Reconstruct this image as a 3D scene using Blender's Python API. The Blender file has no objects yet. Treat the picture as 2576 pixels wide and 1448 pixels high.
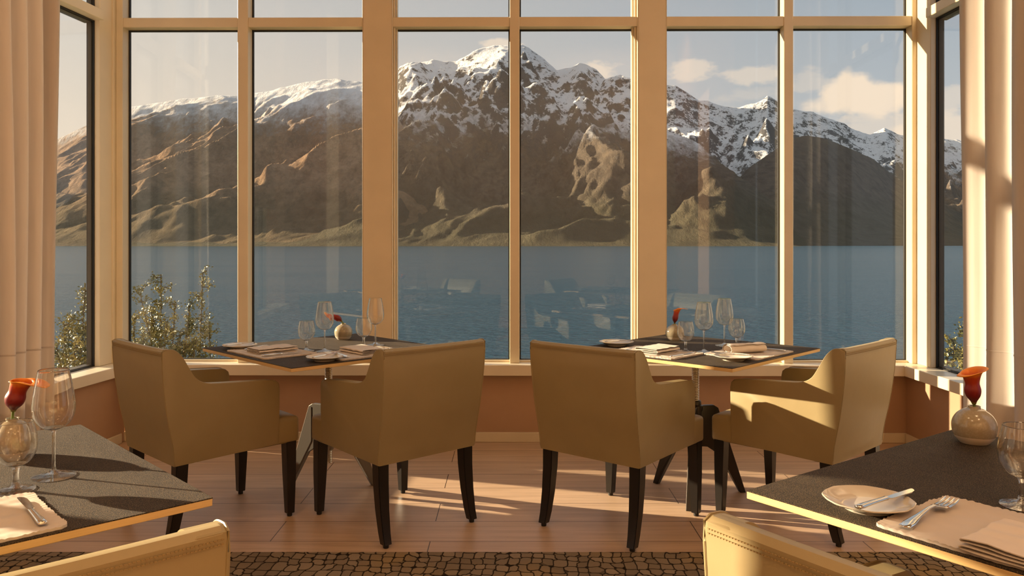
import bpy, bmesh, math, random
import numpy as np
from mathutils import Vector, Matrix, noise as mnoise

PI = math.pi
R = math.radians
S = bpy.context.scene
COL = S.collection

# ------------------------------------------------------------------ camera
cam_d = bpy.data.cameras.new('camera')
cam_d.sensor_width = 36.0
cam_d.lens = 36.0 * 2000 / 2576
cam_d.shift_y = -(724 - 608) / 2576
cam_d.clip_start = 0.05
cam_d.clip_end = 30000
cam = bpy.data.objects.new('camera', cam_d)
cam.location = (0, 0, 1.28)
cam.rotation_euler = (PI / 2, 0, 0)
COL.objects.link(cam)
S.camera = cam

# ------------------------------------------------------------------ exposure
S.view_settings.view_transform = 'Standard'
S.view_settings.look = 'None'
S.view_settings.gamma = 1.0
S.view_settings.use_curve_mapping = False
S.view_settings.exposure = 0.0
S.cycles.use_denoising = True
S.cycles.max_bounces = 12
S.cycles.diffuse_bounces = 4
S.cycles.glossy_bounces = 3
S.cycles.transmission_bounces = 12
S.cycles.transparent_max_bounces = 24
S.cycles.caustics_reflective = False
S.cycles.caustics_refractive = False
S.cycles.sample_clamp_indirect = 4.0
S.cycles.volume_bounces = 0


# ------------------------------------------------------------------ node helper
class NT:
    def __init__(self, tree):
        self.t = tree
        self.n = tree.nodes
        self.l = tree.links

    def add(self, typ, inputs=None, **props):
        nd = self.n.new(typ)
        for k, v in props.items():
            setattr(nd, k, v)
        for k, v in (inputs or {}).items():
            s = nd.inputs[k]
            if isinstance(v, bpy.types.NodeSocket):
                self.l.new(v, s)
            else:
                s.default_value = v
        return nd

    def math(self, op, a, b=0.0, c=None, clamp=False):
        d = {0: a, 1: b}
        if c is not None:
            d[2] = c
        return self.add('ShaderNodeMath', d, operation=op, use_clamp=clamp).outputs[0]

    def mix(self, fac, a, b, blend='MIX'):
        nd = self.n.new('ShaderNodeMix')
        nd.data_type = 'RGBA'
        nd.blend_type = blend
        for idx, v in ((0, fac), (6, a), (7, b)):
            s = nd.inputs[idx]
            if isinstance(v, bpy.types.NodeSocket):
                self.l.new(v, s)
            else:
                s.default_value = v if idx == 0 or len(v) == 4 else (*v, 1)
        return nd.outputs[2]

    def ramp(self, fac, stops, interp='LINEAR'):
        nd = self.add('ShaderNodeValToRGB', {0: fac})
        cr = nd.color_ramp
        cr.interpolation = interp
        while len(cr.elements) < len(stops):
            cr.elements.new(0.5)
        for e, (p, c) in zip(cr.elements, stops):
            e.position = p
            e.color = (c, c, c, 1) if isinstance(c, (int, float)) else (*c, 1)
        return nd.outputs[0]

    def smooth(self, v, a, b):
        return self.add('ShaderNodeMapRange', {0: v, 1: a, 2: b, 3: 0.0, 4: 1.0},
                        interpolation_type='SMOOTHSTEP').outputs[0]

    def noise(self, vec, scale, detail=3.0, rough=0.55, out=0):
        d = {'Scale': scale, 'Detail': detail, 'Roughness': rough}
        if vec is not None:
            d['Vector'] = vec
        return self.add('ShaderNodeTexNoise', d).outputs[out]

    def bump(self, height, strength=0.3, dist=0.01):
        return self.add('ShaderNodeBump', {'Height': height, 'Strength': strength, 'Distance': dist}).outputs[0]

    def mapping(self, vec, scale=(1, 1, 1), rot=(0, 0, 0), loc=(0, 0, 0)):
        return self.add('ShaderNodeMapping', {'Vector': vec, 'Scale': scale, 'Rotation': rot, 'Location': loc}).outputs[0]


# ------------------------------------------------------------------ world: late afternoon sky
SUN_AZ, SUN_EL = R(16.0), R(14.2)       # the sun stands to the left, a little beyond the window wall
W = bpy.data.worlds.new('sky')
S.world = W
W.use_nodes = True
nt = NT(W.node_tree)
nt.n.clear()
gen = nt.add('ShaderNodeTexCoord').outputs['Generated']
sx, sy, sz = nt.add('ShaderNodeSeparateXYZ', {0: gen}).outputs[:3]
up = nt.math('MAXIMUM', sz, 0.0)
toright = nt.math('MULTIPLY_ADD', sx, 0.9, 0.47, clamp=True)
horizon = nt.mix(toright, (0.93, 0.74, 0.56), (0.47, 0.52, 0.58))
zenith = nt.mix(toright, (0.56, 0.54, 0.53), (0.25, 0.335, 0.44))
elev = nt.ramp(up, [(0.0, 0.0), (0.10, 0.10), (0.30, 0.85), (1.0, 1.0)])
sky = nt.mix(elev, horizon, zenith)
sky = nt.mix(nt.smooth(up, .34, .75), sky, (0.72, 0.76, 0.82))     # unseen upper sky brightened to add light on the mountains


def skydir(px, py):
    v = Vector(((px - 1288) / 2000, 1.0, (608 - py) / 2000))
    return v.normalized()


wisp = nt.noise(nt.mapping(gen, scale=(1, 1, 2.2)), 22.0, 6.0, 0.62)
puff = nt.noise(nt.mapping(gen, scale=(1, 1, 1.6)), 14.0, 5.0, 0.55)
for (px, py, rx, rz, gain, nz) in [(2165, 232, .034, .030, 1.0, puff), (2115, 252, .030, .017, 1.0, puff), (2225, 250, .034, .022, .95, puff), (2080, 262, .03, .010, .7, puff),
                                   (1735, 182, .026, .012, .55, wisp), (1900, 186, .030, .011, .5, wisp), (2035, 205, .028, .012, .3, wisp),
                                   (2230, 318, .060, .014, .5, wisp), (1895, 240, .040, .008, .2, wisp), (1500, 185, .026, .013, .6, wisp),
                                   (1262, 113, .018, .007, .7, wisp), (2400, 335, .06, .020, .7, puff), (2410, 250, .04, .014, .45, wisp)]:
    d = skydir(px, py)
    off = nt.add('ShaderNodeVectorMath', {0: gen, 1: tuple(d)}, operation='SUBTRACT').outputs[0]
    ln = nt.add('ShaderNodeVectorMath', {0: nt.mapping(off, scale=(1 / rx, 1 / rx, 1 / rz))}, operation='LENGTH').outputs['Value']
    m = nt.math('SUBTRACT', nt.math('MULTIPLY_ADD', nz, 3.2, -0.75), ln)
    m = nt.math('MULTIPLY', nt.smooth(m, -0.40, 0.30), gain)
    sky = nt.mix(m, sky, (1.0, 0.80, 0.62))
bg = nt.add('ShaderNodeBackground', {0: sky, 1: 1.0})
nt.l.new(bg.outputs[0], nt.add('ShaderNodeOutputWorld').inputs[0])

# ------------------------------------------------------------------ sun and added fill lamps
sun_d = bpy.data.lights.new('sun', 'SUN')
sun_d.energy = 18.5
sun_d.color = (1.0, 0.78, 0.52)
sun_d.angle = R(0.6)
sun = bpy.data.objects.new('sun', sun_d)
ld = Vector((math.cos(SUN_AZ) * math.cos(SUN_EL), -math.sin(SUN_AZ) * math.cos(SUN_EL), -math.sin(SUN_EL)))
sun.rotation_euler = ld.to_track_quat('-Z', 'Y').to_euler()
COL.objects.link(sun)


def lamp(loc, target, sx_, sy_, power, color, spread=180):  # unseen warm fill, added to brighten the room and its back wall
    d = bpy.data.lights.new('fill_lamp', 'AREA')
    d.shape = 'RECTANGLE'
    d.size, d.size_y = sx_, sy_
    d.energy = power
    d.color = color
    d.spread = R(spread)
    o = bpy.data.objects.new('fill_lamp', d)
    o.location = loc
    o.rotation_euler = (Vector(target) - Vector(loc)).to_track_quat('-Z', 'Y').to_euler()
    COL.objects.link(o)


WARM = (1.0, 0.64, 0.33)
for lx in (-1.6, 1.6):
    lamp((lx, 1.4, 5.1), (lx, 1.4, 0), .5, .5, 9, WARM, 110)
    lamp((lx, -.8, 5.1), (lx, -.8, 0), .5, .5, 16, WARM, 120)
    lamp((lx, -2.0, 4.6), (lx, -3.2, 1.7), 1.6, .3, 95, WARM, 140)


# ------------------------------------------------------------------ materials
def new_mat(name):
    m = bpy.data.materials.new(name)
    m.use_nodes = True
    t = NT(m.node_tree)
    t.n.clear()
    out = t.add('ShaderNodeOutputMaterial')
    return m, t, out


def principled(name, color, rough=0.5, metal=0.0, spec=0.5, build=None, **kw):
    m, t, out = new_mat(name)
    p = t.add('ShaderNodeBsdfPrincipled', {'Base Color': (*color, 1), 'Roughness': rough, 'Metallic': metal, 'Specular IOR Level': spec})
    for k, v in kw.items():
        p.inputs[k].default_value = v
    if build:
        build(t, p, t.add('ShaderNodeTexCoord').outputs['Object'])
    t.l.new(p.outputs[0], out.inputs[0])
    return m


def b_paint(t, p, oc):
    n = t.noise(oc, 3.0, 4)
    base = p.inputs['Base Color'].default_value[:3]
    t.l.new(t.mix(t.ramp(n, [(.35, 0.0), (.65, 1.0)]), tuple(c * .95 for c in base), tuple(min(1, c * 1.03) for c in base)), p.inputs['Base Color'])
    t.l.new(t.bump(t.noise(oc, 180, 2), .04, .002), p.inputs['Normal'])


def b_leather(t, p, oc):
    n = t.noise(oc, 7.0, 4)
    t.l.new(t.mix(n, (0.295, 0.232, 0.120), (0.355, 0.284, 0.152)), p.inputs['Base Color'])
    t.l.new(t.math('MULTIPLY_ADD', n, .16, .34), p.inputs['Roughness'])
    f = t.noise(t.mapping(oc, scale=(1, 1, .35)), 420, 2)
    b1 = t.bump(f, .10, .001)
    nd = t.add('ShaderNodeBump', {'Height': t.noise(oc, 9, 2), 'Strength': .12, 'Distance': .012, 'Normal': b1})
    t.l.new(nd.outputs[0], p.inputs['Normal'])


def b_stone(t, p, oc):
    n = t.noise(t.mapping(oc, scale=(1, .35, 1), rot=(0, 0, .5)), 14, 6, .65)
    g = t.noise(oc, 520, 2, .6)
    c = t.mix(t.ramp(n, [(.38, 0), (.72, 1)]), (0.027, 0.022, 0.019), (0.055, 0.045, 0.037))
    c = t.mix(t.ramp(g, [(.48, 0), (.66, 1)]), c, (0.225, 0.150, 0.078))
    t.l.new(c, p.inputs['Base Color'])
    t.l.new(t.bump(t.noise(oc, 520, 3, .7), 1.0, .006), p.inputs['Normal'])


def b_floor(t, p, oc):
    v = t.mapping(oc, loc=(0.35, 0.03, 0))
    br = t.add('ShaderNodeTexBrick', {'Vector': v, 'Color1': (0, 0, 0, 1), 'Color2': (1, 1, 1, 1), 'Mortar': (0.5, 0.5, 0.5, 1), 'Scale': 1.0,
                                      'Mortar Size': .0022, 'Mortar Smooth': .2, 'Bias': 0.0, 'Brick Width': 1.85, 'Row Height': .245},
               offset=.37, offset_frequency=2)
    tone = br.outputs[0]
    wv = t.noise(t.mapping(oc, scale=(1.0, 13, 1)), 2.2, 5, .6)
    fine = t.noise(t.mapping(oc, scale=(.7, 38, 1)), 6, 4, .65)
    c = t.mix(t.ramp(wv, [(.3, 0), (.72, 1)]), (0.41, 0.275, 0.180), (0.65, 0.465, 0.325))
    c = t.mix(t.math('MULTIPLY', fine, .45), c, (0.68, 0.47, 0.31))
    c = t.mix(t.math('MULTIPLY', tone, .35), c, (0.40, 0.25, 0.155))
    c = t.mix(br.outputs[1], c, (0.06, 0.035, 0.02))
    saw = t.noise(t.mapping(oc, scale=(26, 3, 1)), 5, 3, .7)
    c = t.mix(t.math('MULTIPLY', t.ramp(saw, [(.66, 0), (.74, 1)]), .35), c, (0.16, 0.09, 0.055))
    t.l.new(c, p.inputs['Base Color'])
    t.l.new(t.math('MULTIPLY_ADD', fine, .14, .30), p.inputs['Roughness'])
    h = t.math('SUBTRACT', t.math('MULTIPLY', fine, .25), br.outputs[1])
    t.l.new(t.bump(h, .25, .002), p.inputs['Normal'])


def b_rug(t, p, oc):
    dv = t.add('ShaderNodeVectorMath', {0: t.noise(oc, 7.0, 2, .5, out=1), 1: (.05, .05, 0)}, operation='MULTIPLY').outputs[0]
    v = t.mapping(t.add('ShaderNodeVectorMath', {0: oc, 1: dv}, operation='ADD').outputs[0], scale=(1.15, .95, 1), rot=(0, 0, .06))
    f = [t.add('ShaderNodeTexVoronoi', {'Vector': v, 'Scale': 19.0, 'Randomness': .58}, feature=k, voronoi_dimensions='2D', distance='CHEBYCHEV') for k in ('F1', 'F2')]
    gap = t.math('SUBTRACT', f[1].outputs['Distance'], f[0].outputs['Distance'])
    edge = t.smooth(gap, .03, .15)
    big = t.noise(oc, 1.6, 3, .5)
    cell = t.add('ShaderNodeSeparateColor', {0: f[0].outputs['Color']}).outputs[0]
    c = t.mix(cell, (0.20, 0.155, 0.112), (0.35, 0.275, 0.20))
    c = t.mix(t.ramp(big, [(.50, 0), (.62, 1)]), c, (0.38, 0.26, 0.125))
    c = t.mix(t.math('MULTIPLY', t.ramp(big, [(.32, 1), (.42, 0)]), .6), c, (0.19, 0.165, 0.145))
    c = t.mix(t.math('MULTIPLY', t.noise(oc, 260, 2), .5), c, (0.14, 0.10, 0.068))
    c = t.mix(edge, (0.022, 0.015, 0.010), c)
    t.l.new(c, p.inputs['Base Color'])
    h = t.math('ADD', edge, t.math('MULTIPLY', t.noise(oc, 320, 2), .5))
    t.l.new(t.bump(h, .8, .006), p.inputs['Normal'])


def b_ply(t, p, oc):
    n = t.noise(t.mapping(oc, scale=(3, 3, 60)), 6, 4, .6)
    t.l.new(t.mix(n, (0.62, 0.40, 0.16), (0.76, 0.54, 0.26)), p.inputs['Base Color'])


def b_linen(t, p, oc):
    base = p.inputs['Base Color'].default_value[:3]
    n = t.noise(oc, 12, 3)
    t.l.new(t.mix(n, tuple(c * .92 for c in base), tuple(min(1, c * 1.05) for c in base)), p.inputs['Base Color'])
    w1 = t.add('ShaderNodeTexWave', {'Vector': oc, 'Scale': 420.0, 'Distortion': 1.2}, bands_direction='X').outputs[1]
    w2 = t.add('ShaderNodeTexWave', {'Vector': oc, 'Scale': 420.0, 'Distortion': 1.2}, bands_direction='Y').outputs[1]
    t.l.new(t.bump(t.math('ADD', w1, w2), .12, .001), p.inputs['Normal'])


def b_vase(t, p, oc):
    z = t.add('ShaderNodeSeparateXYZ', {0: oc}).outputs[2]
    zz = t.math('ADD', z, t.math('MULTIPLY', t.noise(oc, 14, 2), .004))
    g = t.noise(oc, 190, 2, .6)
    c = t.mix(t.ramp(g, [(.45, 0), (.7, 1)]), (0.36, 0.31, 0.215), (0.42, 0.365, 0.265))
    band = t.smooth(zz, .0205, .0225)
    t.l.new(t.mix(band, (0.72, 0.64, 0.52), c), p.inputs['Base Color'])
    t.l.new(t.math('MULTIPLY_ADD', band, -.28, .42), p.inputs['Roughness'])


def b_flower(t, p, oc):
    uv = t.add('ShaderNodeAttribute', attribute_name='along').outputs['Fac']
    n = t.noise(t.mapping(oc, scale=(1, 1, .3)), 90, 3)
    f = t.math('ADD', uv, t.math('MULTIPLY_ADD', n, .14, -.07))
    c = t.ramp(f, [(0.0, (0.20, 0.22, 0.03)), (0.10, (0.12, 0.008, 0.010)), (0.50, (0.28, 0.014, 0.010)), (0.72, (0.52, 0.060, 0.008)), (0.84, (0.82, 0.22, 0.012)), (1.0, (0.88, 0.33, 0.02))])
    t.l.new(c, p.inputs['Base Color'])


def b_bark(t, p, oc):
    t.l.new(t.mix(t.noise(oc, 25, 4), (0.05, 0.035, 0.02), (0.14, 0.10, 0.06)), p.inputs['Base Color'])


def b_leaf(t, p, oc):
    n = t.noise(oc, 7, 3)
    c = t.ramp(n, [(.3, (0.08, 0.085, 0.022)), (.5, (0.21, 0.19, 0.05)), (.7, (0.40, 0.33, 0.10))])
    t.l.new(c, p.inputs['Base Color'])


M = {}
M['cream'] = principled('cream_paint', (0.74, 0.635, 0.46), .38, build=b_paint)
M['sill'] = principled('sill_paint', (0.80, 0.70, 0.54), .30, build=b_paint)
M['dado'] = principled('dado_paint', (0.47, 0.29, 0.18), .55, build=b_paint)
M['plaster'] = principled('plaster', (0.70, 0.60, 0.46), .8, build=b_paint)
M['leather'] = principled('leather', (0.40, 0.30, 0.13), .4, spec=.45, build=b_leather)
M['thread'] = principled('stitch_thread', (0.30, 0.21, 0.09), .7)
M['stone'] = principled('dark_laminate', (0.08, 0.07, 0.06), .58, spec=.12, build=b_stone)
M['ply'] = principled('ply_edge', (0.7, 0.47, 0.2), .45, build=b_ply)
M['black_wood'] = principled('black_wood', (0.012, 0.009, 0.007), .32)
M['dark_metal'] = principled('dark_metal', (0.045, 0.038, 0.032), .38, metal=.6)
M['steel'] = principled('brushed_steel', (0.62, 0.58, 0.52), .28, metal=1.0)
M['silver'] = principled('polished_silver', (0.80, 0.77, 0.72), .13, metal=1.0)
M['gasket'] = principled('black_gasket', (0.012, 0.011, 0.010), .6)
M['bronze'] = principled('bronze_aluminium', (0.055, 0.043, 0.030), .5, metal=.3)
M['floor'] = principled('oak_floor', (0.4, 0.27, 0.18), .35, spec=.5, build=b_floor)
M['rug'] = principled('cobble_rug', (0.25, 0.18, 0.12), .95, spec=.1, build=b_rug)
M['mat'] = principled('beige_linen', (0.63, 0.55, 0.48), .85, spec=.15, build=b_linen)
M['napkin'] = principled('pale_linen', (0.72, 0.64, 0.57), .85, spec=.15, build=b_linen)
M['china'] = principled('cream_china', (0.66, 0.60, 0.50), .10, spec=.6)
M['vase'] = principled('speckled_stoneware', (0.35, 0.28, 0.2), .14, spec=.6, build=b_vase)
M['flower'] = principled('calla_petal', (0.7, 0.1, 0.01), .42, build=b_flower)
M['stem'] = principled('flower_stem', (0.13, 0.19, 0.03), .45)
M['bark'] = principled('bark', (0.1, 0.07, 0.04), .9, build=b_bark)
M['leaf'] = principled('shrub_leaf', (0.15, 0.16, 0.03), .42, build=b_leaf)
M['bank'] = principled('bank_grass', (0.07, 0.08, 0.03), .95)
M['steel_base'] = principled('satin_steel_plate', (0.22, 0.195, 0.165), .42, metal=.9)


def make_pane():
    m, t, out = new_mat('window_glass')
    g = t.add('ShaderNodeNewGeometry')
    cs = t.math('ABSOLUTE', t.add('ShaderNodeVectorMath', {0: g.outputs['Incoming'], 1: g.outputs['Normal']}, operation='DOT_PRODUCT').outputs['Value'])
    fr = t.math('MULTIPLY_ADD', t.math('POWER', t.math('SUBTRACT', 1.0, cs), 5.0), .70, .022, clamp=True)
    tr = t.add('ShaderNodeBsdfTransparent', {0: (0.965, 0.975, 0.965, 1)}).outputs[0]
    gl = t.add('ShaderNodeBsdfGlossy', {0: (1, 1, 1, 1), 'Roughness': .0}).outputs[0]
    mx = t.add('ShaderNodeMixShader', {0: fr, 1: tr, 2: gl}).outputs[0]
    t.l.new(mx, out.inputs[0])
    return m


def make_thin_glass():
    m, t, out = new_mat('thin_stemware_glass')
    g = t.add('ShaderNodeBsdfGlass', {0: (1, .985, .96, 1), 'Roughness': .0, 'IOR': 1.46}).outputs[0]
    tr = t.add('ShaderNodeBsdfTransparent', {0: (0.98, 0.975, 0.965, 1)}).outputs[0]
    t.l.new(t.add('ShaderNodeMixShader', {0: .06, 1: g, 2: tr}).outputs[0], out.inputs[0])
    return m


def make_solid_glass():
    m, t, out = new_mat('solid_stemware_glass')
    g = t.add('ShaderNodeBsdfGlass', {0: (1, .99, .97, 1), 'Roughness': .01, 'IOR': 1.48}).outputs[0]
    tr = t.add('ShaderNodeBsdfTransparent', {0: (1, .99, .97, 1)}).outputs[0]
    t.l.new(t.add('ShaderNodeMixShader', {0: .35, 1: g, 2: tr}).outputs[0], out.inputs[0])
    return m


def make_curtain():
    m, t, out = new_mat('curtain_cloth')
    oc = t.add('ShaderNodeTexCoord').outputs['Object']
    n = t.noise(t.mapping(oc, scale=(1, 1, .1)), 40, 3)
    c = t.mix(n, (0.70, 0.63, 0.57), (0.78, 0.71, 0.65))
    b = t.bump(t.noise(t.mapping(oc, scale=(60, 60, 60)), 12, 2), .08, .001)
    d = t.add('ShaderNodeBsdfDiffuse', {0: c, 'Normal': b}).outputs[0]
    tl = t.add('ShaderNodeBsdfTranslucent', {0: c}).outputs[0]
    t.l.new(t.add('ShaderNodeMixShader', {0: .17, 1: d, 2: tl}).outputs[0], out.inputs[0])
    return m


def make_water():
    m, t, out = new_mat('lake_water')
    oc = t.add('ShaderNodeTexCoord').outputs['Object']
    w1 = t.noise(t.mapping(oc, scale=(.6, 1.0, 1)), .8, 3, .6)
    w2 = t.noise(t.mapping(oc, scale=(.10, .22, 1)), .4, 4, .6)
    w3 = t.noise(t.mapping(oc, scale=(.004, .02, 1)), 1.0, 3, .6)
    h = t.math('ADD', w1, t.math('MULTIPLY', w2, 1.6))
    st = t.math('MULTIPLY_ADD', w3, .5, .12)
    bp = t.add('ShaderNodeBump', {'Height': h, 'Strength': st, 'Distance': 1.6}).outputs[0]
    c = t.mix(w3, (0.012, 0.044, 0.072), (0.018, 0.058, 0.088))
    p = t.add('ShaderNodeBsdfPrincipled', {'Base Color': c, 'Roughness': .18, 'IOR': 1.33, 'Specular IOR Level': .30, 'Normal': bp})
    t.l.new(p.outputs[0], out.inputs[0])
    return m


def make_terrain(name, snow_lo, snow_hi, grass, grass2, rock, green=0.0, steep=.62, patch=1.0):
    m, t, out = new_mat(name)
    g = t.add('ShaderNodeNewGeometry')
    pos = g.outputs['Position']
    nz = t.add('ShaderNodeSeparateXYZ', {0: g.outputs['Normal']}).outputs[2]
    z = t.add('ShaderNodeSeparateXYZ', {0: pos}).outputs[2]
    km = t.mapping(pos, scale=(.001, .001, .001))
    n1 = t.noise(km, 3.2, 8, .62)
    n2 = t.noise(km, 15, 9, .72)
    slant = t.mapping(pos, scale=(.0022, .0006, .0016), rot=(0, 0, .5))
    n3 = t.noise(slant, 14, 7, .68)
    n4 = t.noise(km, 46, 6, .7)
    zz = t.math('ADD', z, t.math('MULTIPLY_ADD', n1, 420, -210))
    zz = t.math('ADD', zz, t.math('MULTIPLY_ADD', n3, 420, -210))
    snow = t.smooth(zz, snow_lo, snow_hi)
    rocky = t.math('ADD', t.math('MULTIPLY', n2, .55), t.math('MULTIPLY', n4, .45))
    bare = t.math('SUBTRACT', t.math('MULTIPLY_ADD', rocky, patch, 1.0 - patch * .5), nz)
    flat = t.smooth(bare, 1 - steep + .10, 1 - steep - .05)
    snow = t.math('MULTIPLY', snow, flat)
    c = t.mix(t.ramp(n2, [(.35, 0), (.65, 1)]), grass, grass2)
    c = t.mix(t.math('MULTIPLY', t.ramp(n3, [(.45, 0), (.62, 1)]), .55), c, tuple(v * .55 for v in grass))
    low = t.math('MULTIPLY', t.smooth(t.math('ADD', z, t.math('MULTIPLY_ADD', n1, 300, -150)), 330, 60), green)
    c = t.mix(low, c, t.mix(n4, (0.055, 0.058, 0.034), (0.120, 0.105, 0.062)))
    rk = t.smooth(t.math('ADD', zz, t.math('MULTIPLY', nz, -260)), 250, 480)
    c = t.mix(t.math('MULTIPLY', rk, .8), c, rock)
    c = t.mix(snow, c, (0.80, 0.80, 0.82))
    h = t.math('ADD', t.math('MULTIPLY', n3, 1.1), t.math('ADD', t.math('MULTIPLY', n2, .6), t.math('MULTIPLY', n4, .3)))
    bp = t.add('ShaderNodeBump', {'Height': h, 'Strength': .8, 'Distance': 70.0}).outputs[0]
    p = t.add('ShaderNodeBsdfPrincipled', {'Base Color': c, 'Roughness': .95, 'Specular IOR Level': .03, 'Normal': bp})
    t.l.new(p.outputs[0], out.inputs[0])
    return m


M['pane'] = make_pane()
M['thin_glass'] = make_thin_glass()
M['glass'] = make_solid_glass()
M['curtain'] = make_curtain()
M['water'] = make_water()


# ------------------------------------------------------------------ object helpers
def tag(o, label=None, cat=None, group=None, kind=None):
    if label:
        o['label'] = label
    if cat:
        o['category'] = cat
    if group:
        o['group'] = group
    if kind:
        o['kind'] = kind
    return o


def empty(name, loc=(0, 0, 0), rz=0.0):
    o = bpy.data.objects.new(name, None)
    o.empty_display_size = .05
    o.location = loc
    o.rotation_euler = (0, 0, rz)
    COL.objects.link(o)
    return o


def build(name, bm, mat, parent=None, loc=None, rz=None, smooth=None):
    me = bpy.data.meshes.new(name)
    bmesh.ops.recalc_face_normals(bm, faces=bm.faces[:])
    if smooth is not None:
        ang = R(smooth)
        for f in bm.faces:
            f.smooth = True
        for e in bm.edges:
            if len(e.link_faces) == 2 and e.calc_face_angle(0) > ang:
                e.smooth = False
    bm.to_mesh(me)
    bm.free()
    me.materials.append(mat)
    o = bpy.data.objects.new(name, me)
    if loc is not None:
        o.location = loc
    if rz is not None:
        o.rotation_euler = (0, 0, rz)
    if parent is not None:
        o.parent = parent
    COL.objects.link(o)
    return o


def copy_tree(o, parent=None):
    c = o.copy()
    COL.objects.link(c)
    if parent is not None:
        c.parent = parent
    for ch in [x for x in bpy.data.objects if x.parent == o]:
        copy_tree(ch, c)
    return c


def add_box(bm, x0, x1, y0, y1, z0, z1, bevel=0.0, mat=None, seg=1):
    vs = [bm.verts.new((x, y, z)) for x in (x0, x1) for y in (y0, y1) for z in (z0, z1)]
    fs = [bm.faces.new([vs[i] for i in q]) for q in ((0, 1, 3, 2), (4, 6, 7, 5), (0, 4, 5, 1), (2, 3, 7, 6), (0, 2, 6, 4), (1, 5, 7, 3))]
    if bevel > 0:
        es = {e for f in fs for e in f.edges}
        r = bmesh.ops.bevel(bm, geom=list(es), offset=bevel, segments=seg, affect='EDGES', profile=.5)
    if mat is not None:
        for v in (bm.verts if bevel > 0 else vs):
            v.co = mat @ v.co
    return vs


def add_prism(bm, pts, h0, h1, fn):
    """polygon pts (a,b) extruded from h0 to h1; fn(a,b,h)->xyz"""
    lo = [bm.verts.new(fn(a, b, h0)) for a, b in pts]
    hi = [bm.verts.new(fn(a, b, h1)) for a, b in pts]
    n = len(pts)
    bm.faces.new(lo)
    bm.faces.new(hi)
    for i in range(n):
        bm.faces.new((lo[i], lo[(i + 1) % n], hi[(i + 1) % n], hi[i]))


def add_tube(bm, path, radii, seg=8, cap=True):
    path = [Vector(p) for p in path]
    rings = []
    up0 = Vector((0, 0, 1))
    for i, p in enumerate(path):
        d = (path[min(i + 1, len(path) - 1)] - path[max(i - 1, 0)]).normalized()
        a = d.cross(up0)
        if a.length < 1e-4:
            a = d.cross(Vector((1, 0, 0)))
        a.normalize()
        b = d.cross(a)
        r = radii[i] if hasattr(radii, '__len__') else radii
        rings.append([bm.verts.new(p + (a * math.cos(2 * PI * k / seg) + b * math.sin(2 * PI * k / seg)) * r) for k in range(seg)])
    for r0, r1 in zip(rings, rings[1:]):
        for k in range(seg):
            bm.faces.new((r0[k], r0[(k + 1) % seg], r1[(k + 1) % seg], r1[k]))
    if cap:
        bm.faces.new(rings[0])
        bm.faces.new(rings[-1])


def add_lathe(bm, prof, seg=40, fn=None, z0=0.0):
    """prof: list of (r,z); r==0 collapses to a point"""
    rings = []
    for i, (r, z) in enumerate(prof):
        if r <= 1e-6:
            rings.append([bm.verts.new((0, 0, z + z0))])
        else:
            ring = []
            for k in range(seg):
                a = 2 * PI * k / seg
                rr = r * (fn(a, i) if fn else 1.0)
                ring.append(bm.verts.new((rr * math.cos(a), rr * math.sin(a), z + z0)))
            rings.append(ring)
    for r0, r1 in zip(rings, rings[1:]):
        for k in range(seg):
            k2 = (k + 1) % seg
            if len(r0) == 1 and len(r1) == 1:
                continue
            if len(r0) == 1:
                bm.faces.new((r0[0], r1[k2], r1[k]))
            elif len(r1) == 1:
                bm.faces.new((r0[k], r0[k2], r1[0]))
            else:
                bm.faces.new((r0[k], r0[k2], r1[k2], r1[k]))


def add_loft(bm, secs, n=10):
    """secs: (x, z, halfwidth, halfthick) along local x, rounded section"""
    rings = []
    for (x, z, w, h) in secs:
        rings.append([bm.verts.new((x, w * math.copysign(abs(math.cos(a)) ** .7, math.cos(a)), z + h * math.copysign(abs(math.sin(a)) ** .8, math.sin(a))))
                      for a in (2 * PI * k / n for k in range(n))])
    for r0, r1 in zip(rings, rings[1:]):
        for k in range(n):
            bm.faces.new((r0[k], r0[(k + 1) % n], r1[(k + 1) % n], r1[k]))
    bm.faces.new(rings[0])
    bm.faces.new(rings[-1])


def spline(pts, n=8):
    """Catmull-Rom through 2-D/3-D points"""
    P = [Vector(p) if len(p) == 3 else Vector((p[0], p[1], 0)) for p in pts]
    out = []
    for i in range(len(P) - 1):
        p0, p1, p2, p3 = P[max(i - 1, 0)], P[i], P[i + 1], P[min(i + 2, len(P) - 1)]
        for k in range(n):
            t = k / n
            out.append(.5 * ((2 * p1) + (p2 - p0) * t + (2 * p0 - 5 * p1 + 4 * p2 - p3) * t * t + (3 * p1 - p0 - 3 * p2 + p3) * t ** 3))
    out.append(P[-1])
    return out if len(pts[0]) == 3 else [(v.x, v.y) for v in out]


# ------------------------------------------------------------------ room shell
YB = 5.08                      # room face of the window wall
BROT = R(-0.5)
ZS, ZSB = 0.505, 0.4375        # sill top and underside
ZC = 5.20
Z_T0, Z_T1 = 2.657, 2.718      # transom
Z_H = 4.85

bm = bmesh.new()
add_box(bm, -3.4, 3.4, -3.2, 5.25, -.12, 0)
tag(build('floor', bm, M['floor']), 'wide plank oak floor with sunlight streaks', 'floor', kind='structure')
bm = bmesh.new()
add_box(bm, -3.4, 3.4, -3.2, 5.25, ZC, ZC + .1)
tag(build('ceiling', bm, M['plaster']), 'cream plaster ceiling of the dining room', 'ceiling', kind='structure')
bm = bmesh.new()
add_box(bm, -3.4, 3.4, -3.3, -3.2, 0, ZC)
tag(build('wall_behind', bm, M['plaster']), 'plain wall behind the camera', 'wall', kind='structure')


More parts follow.
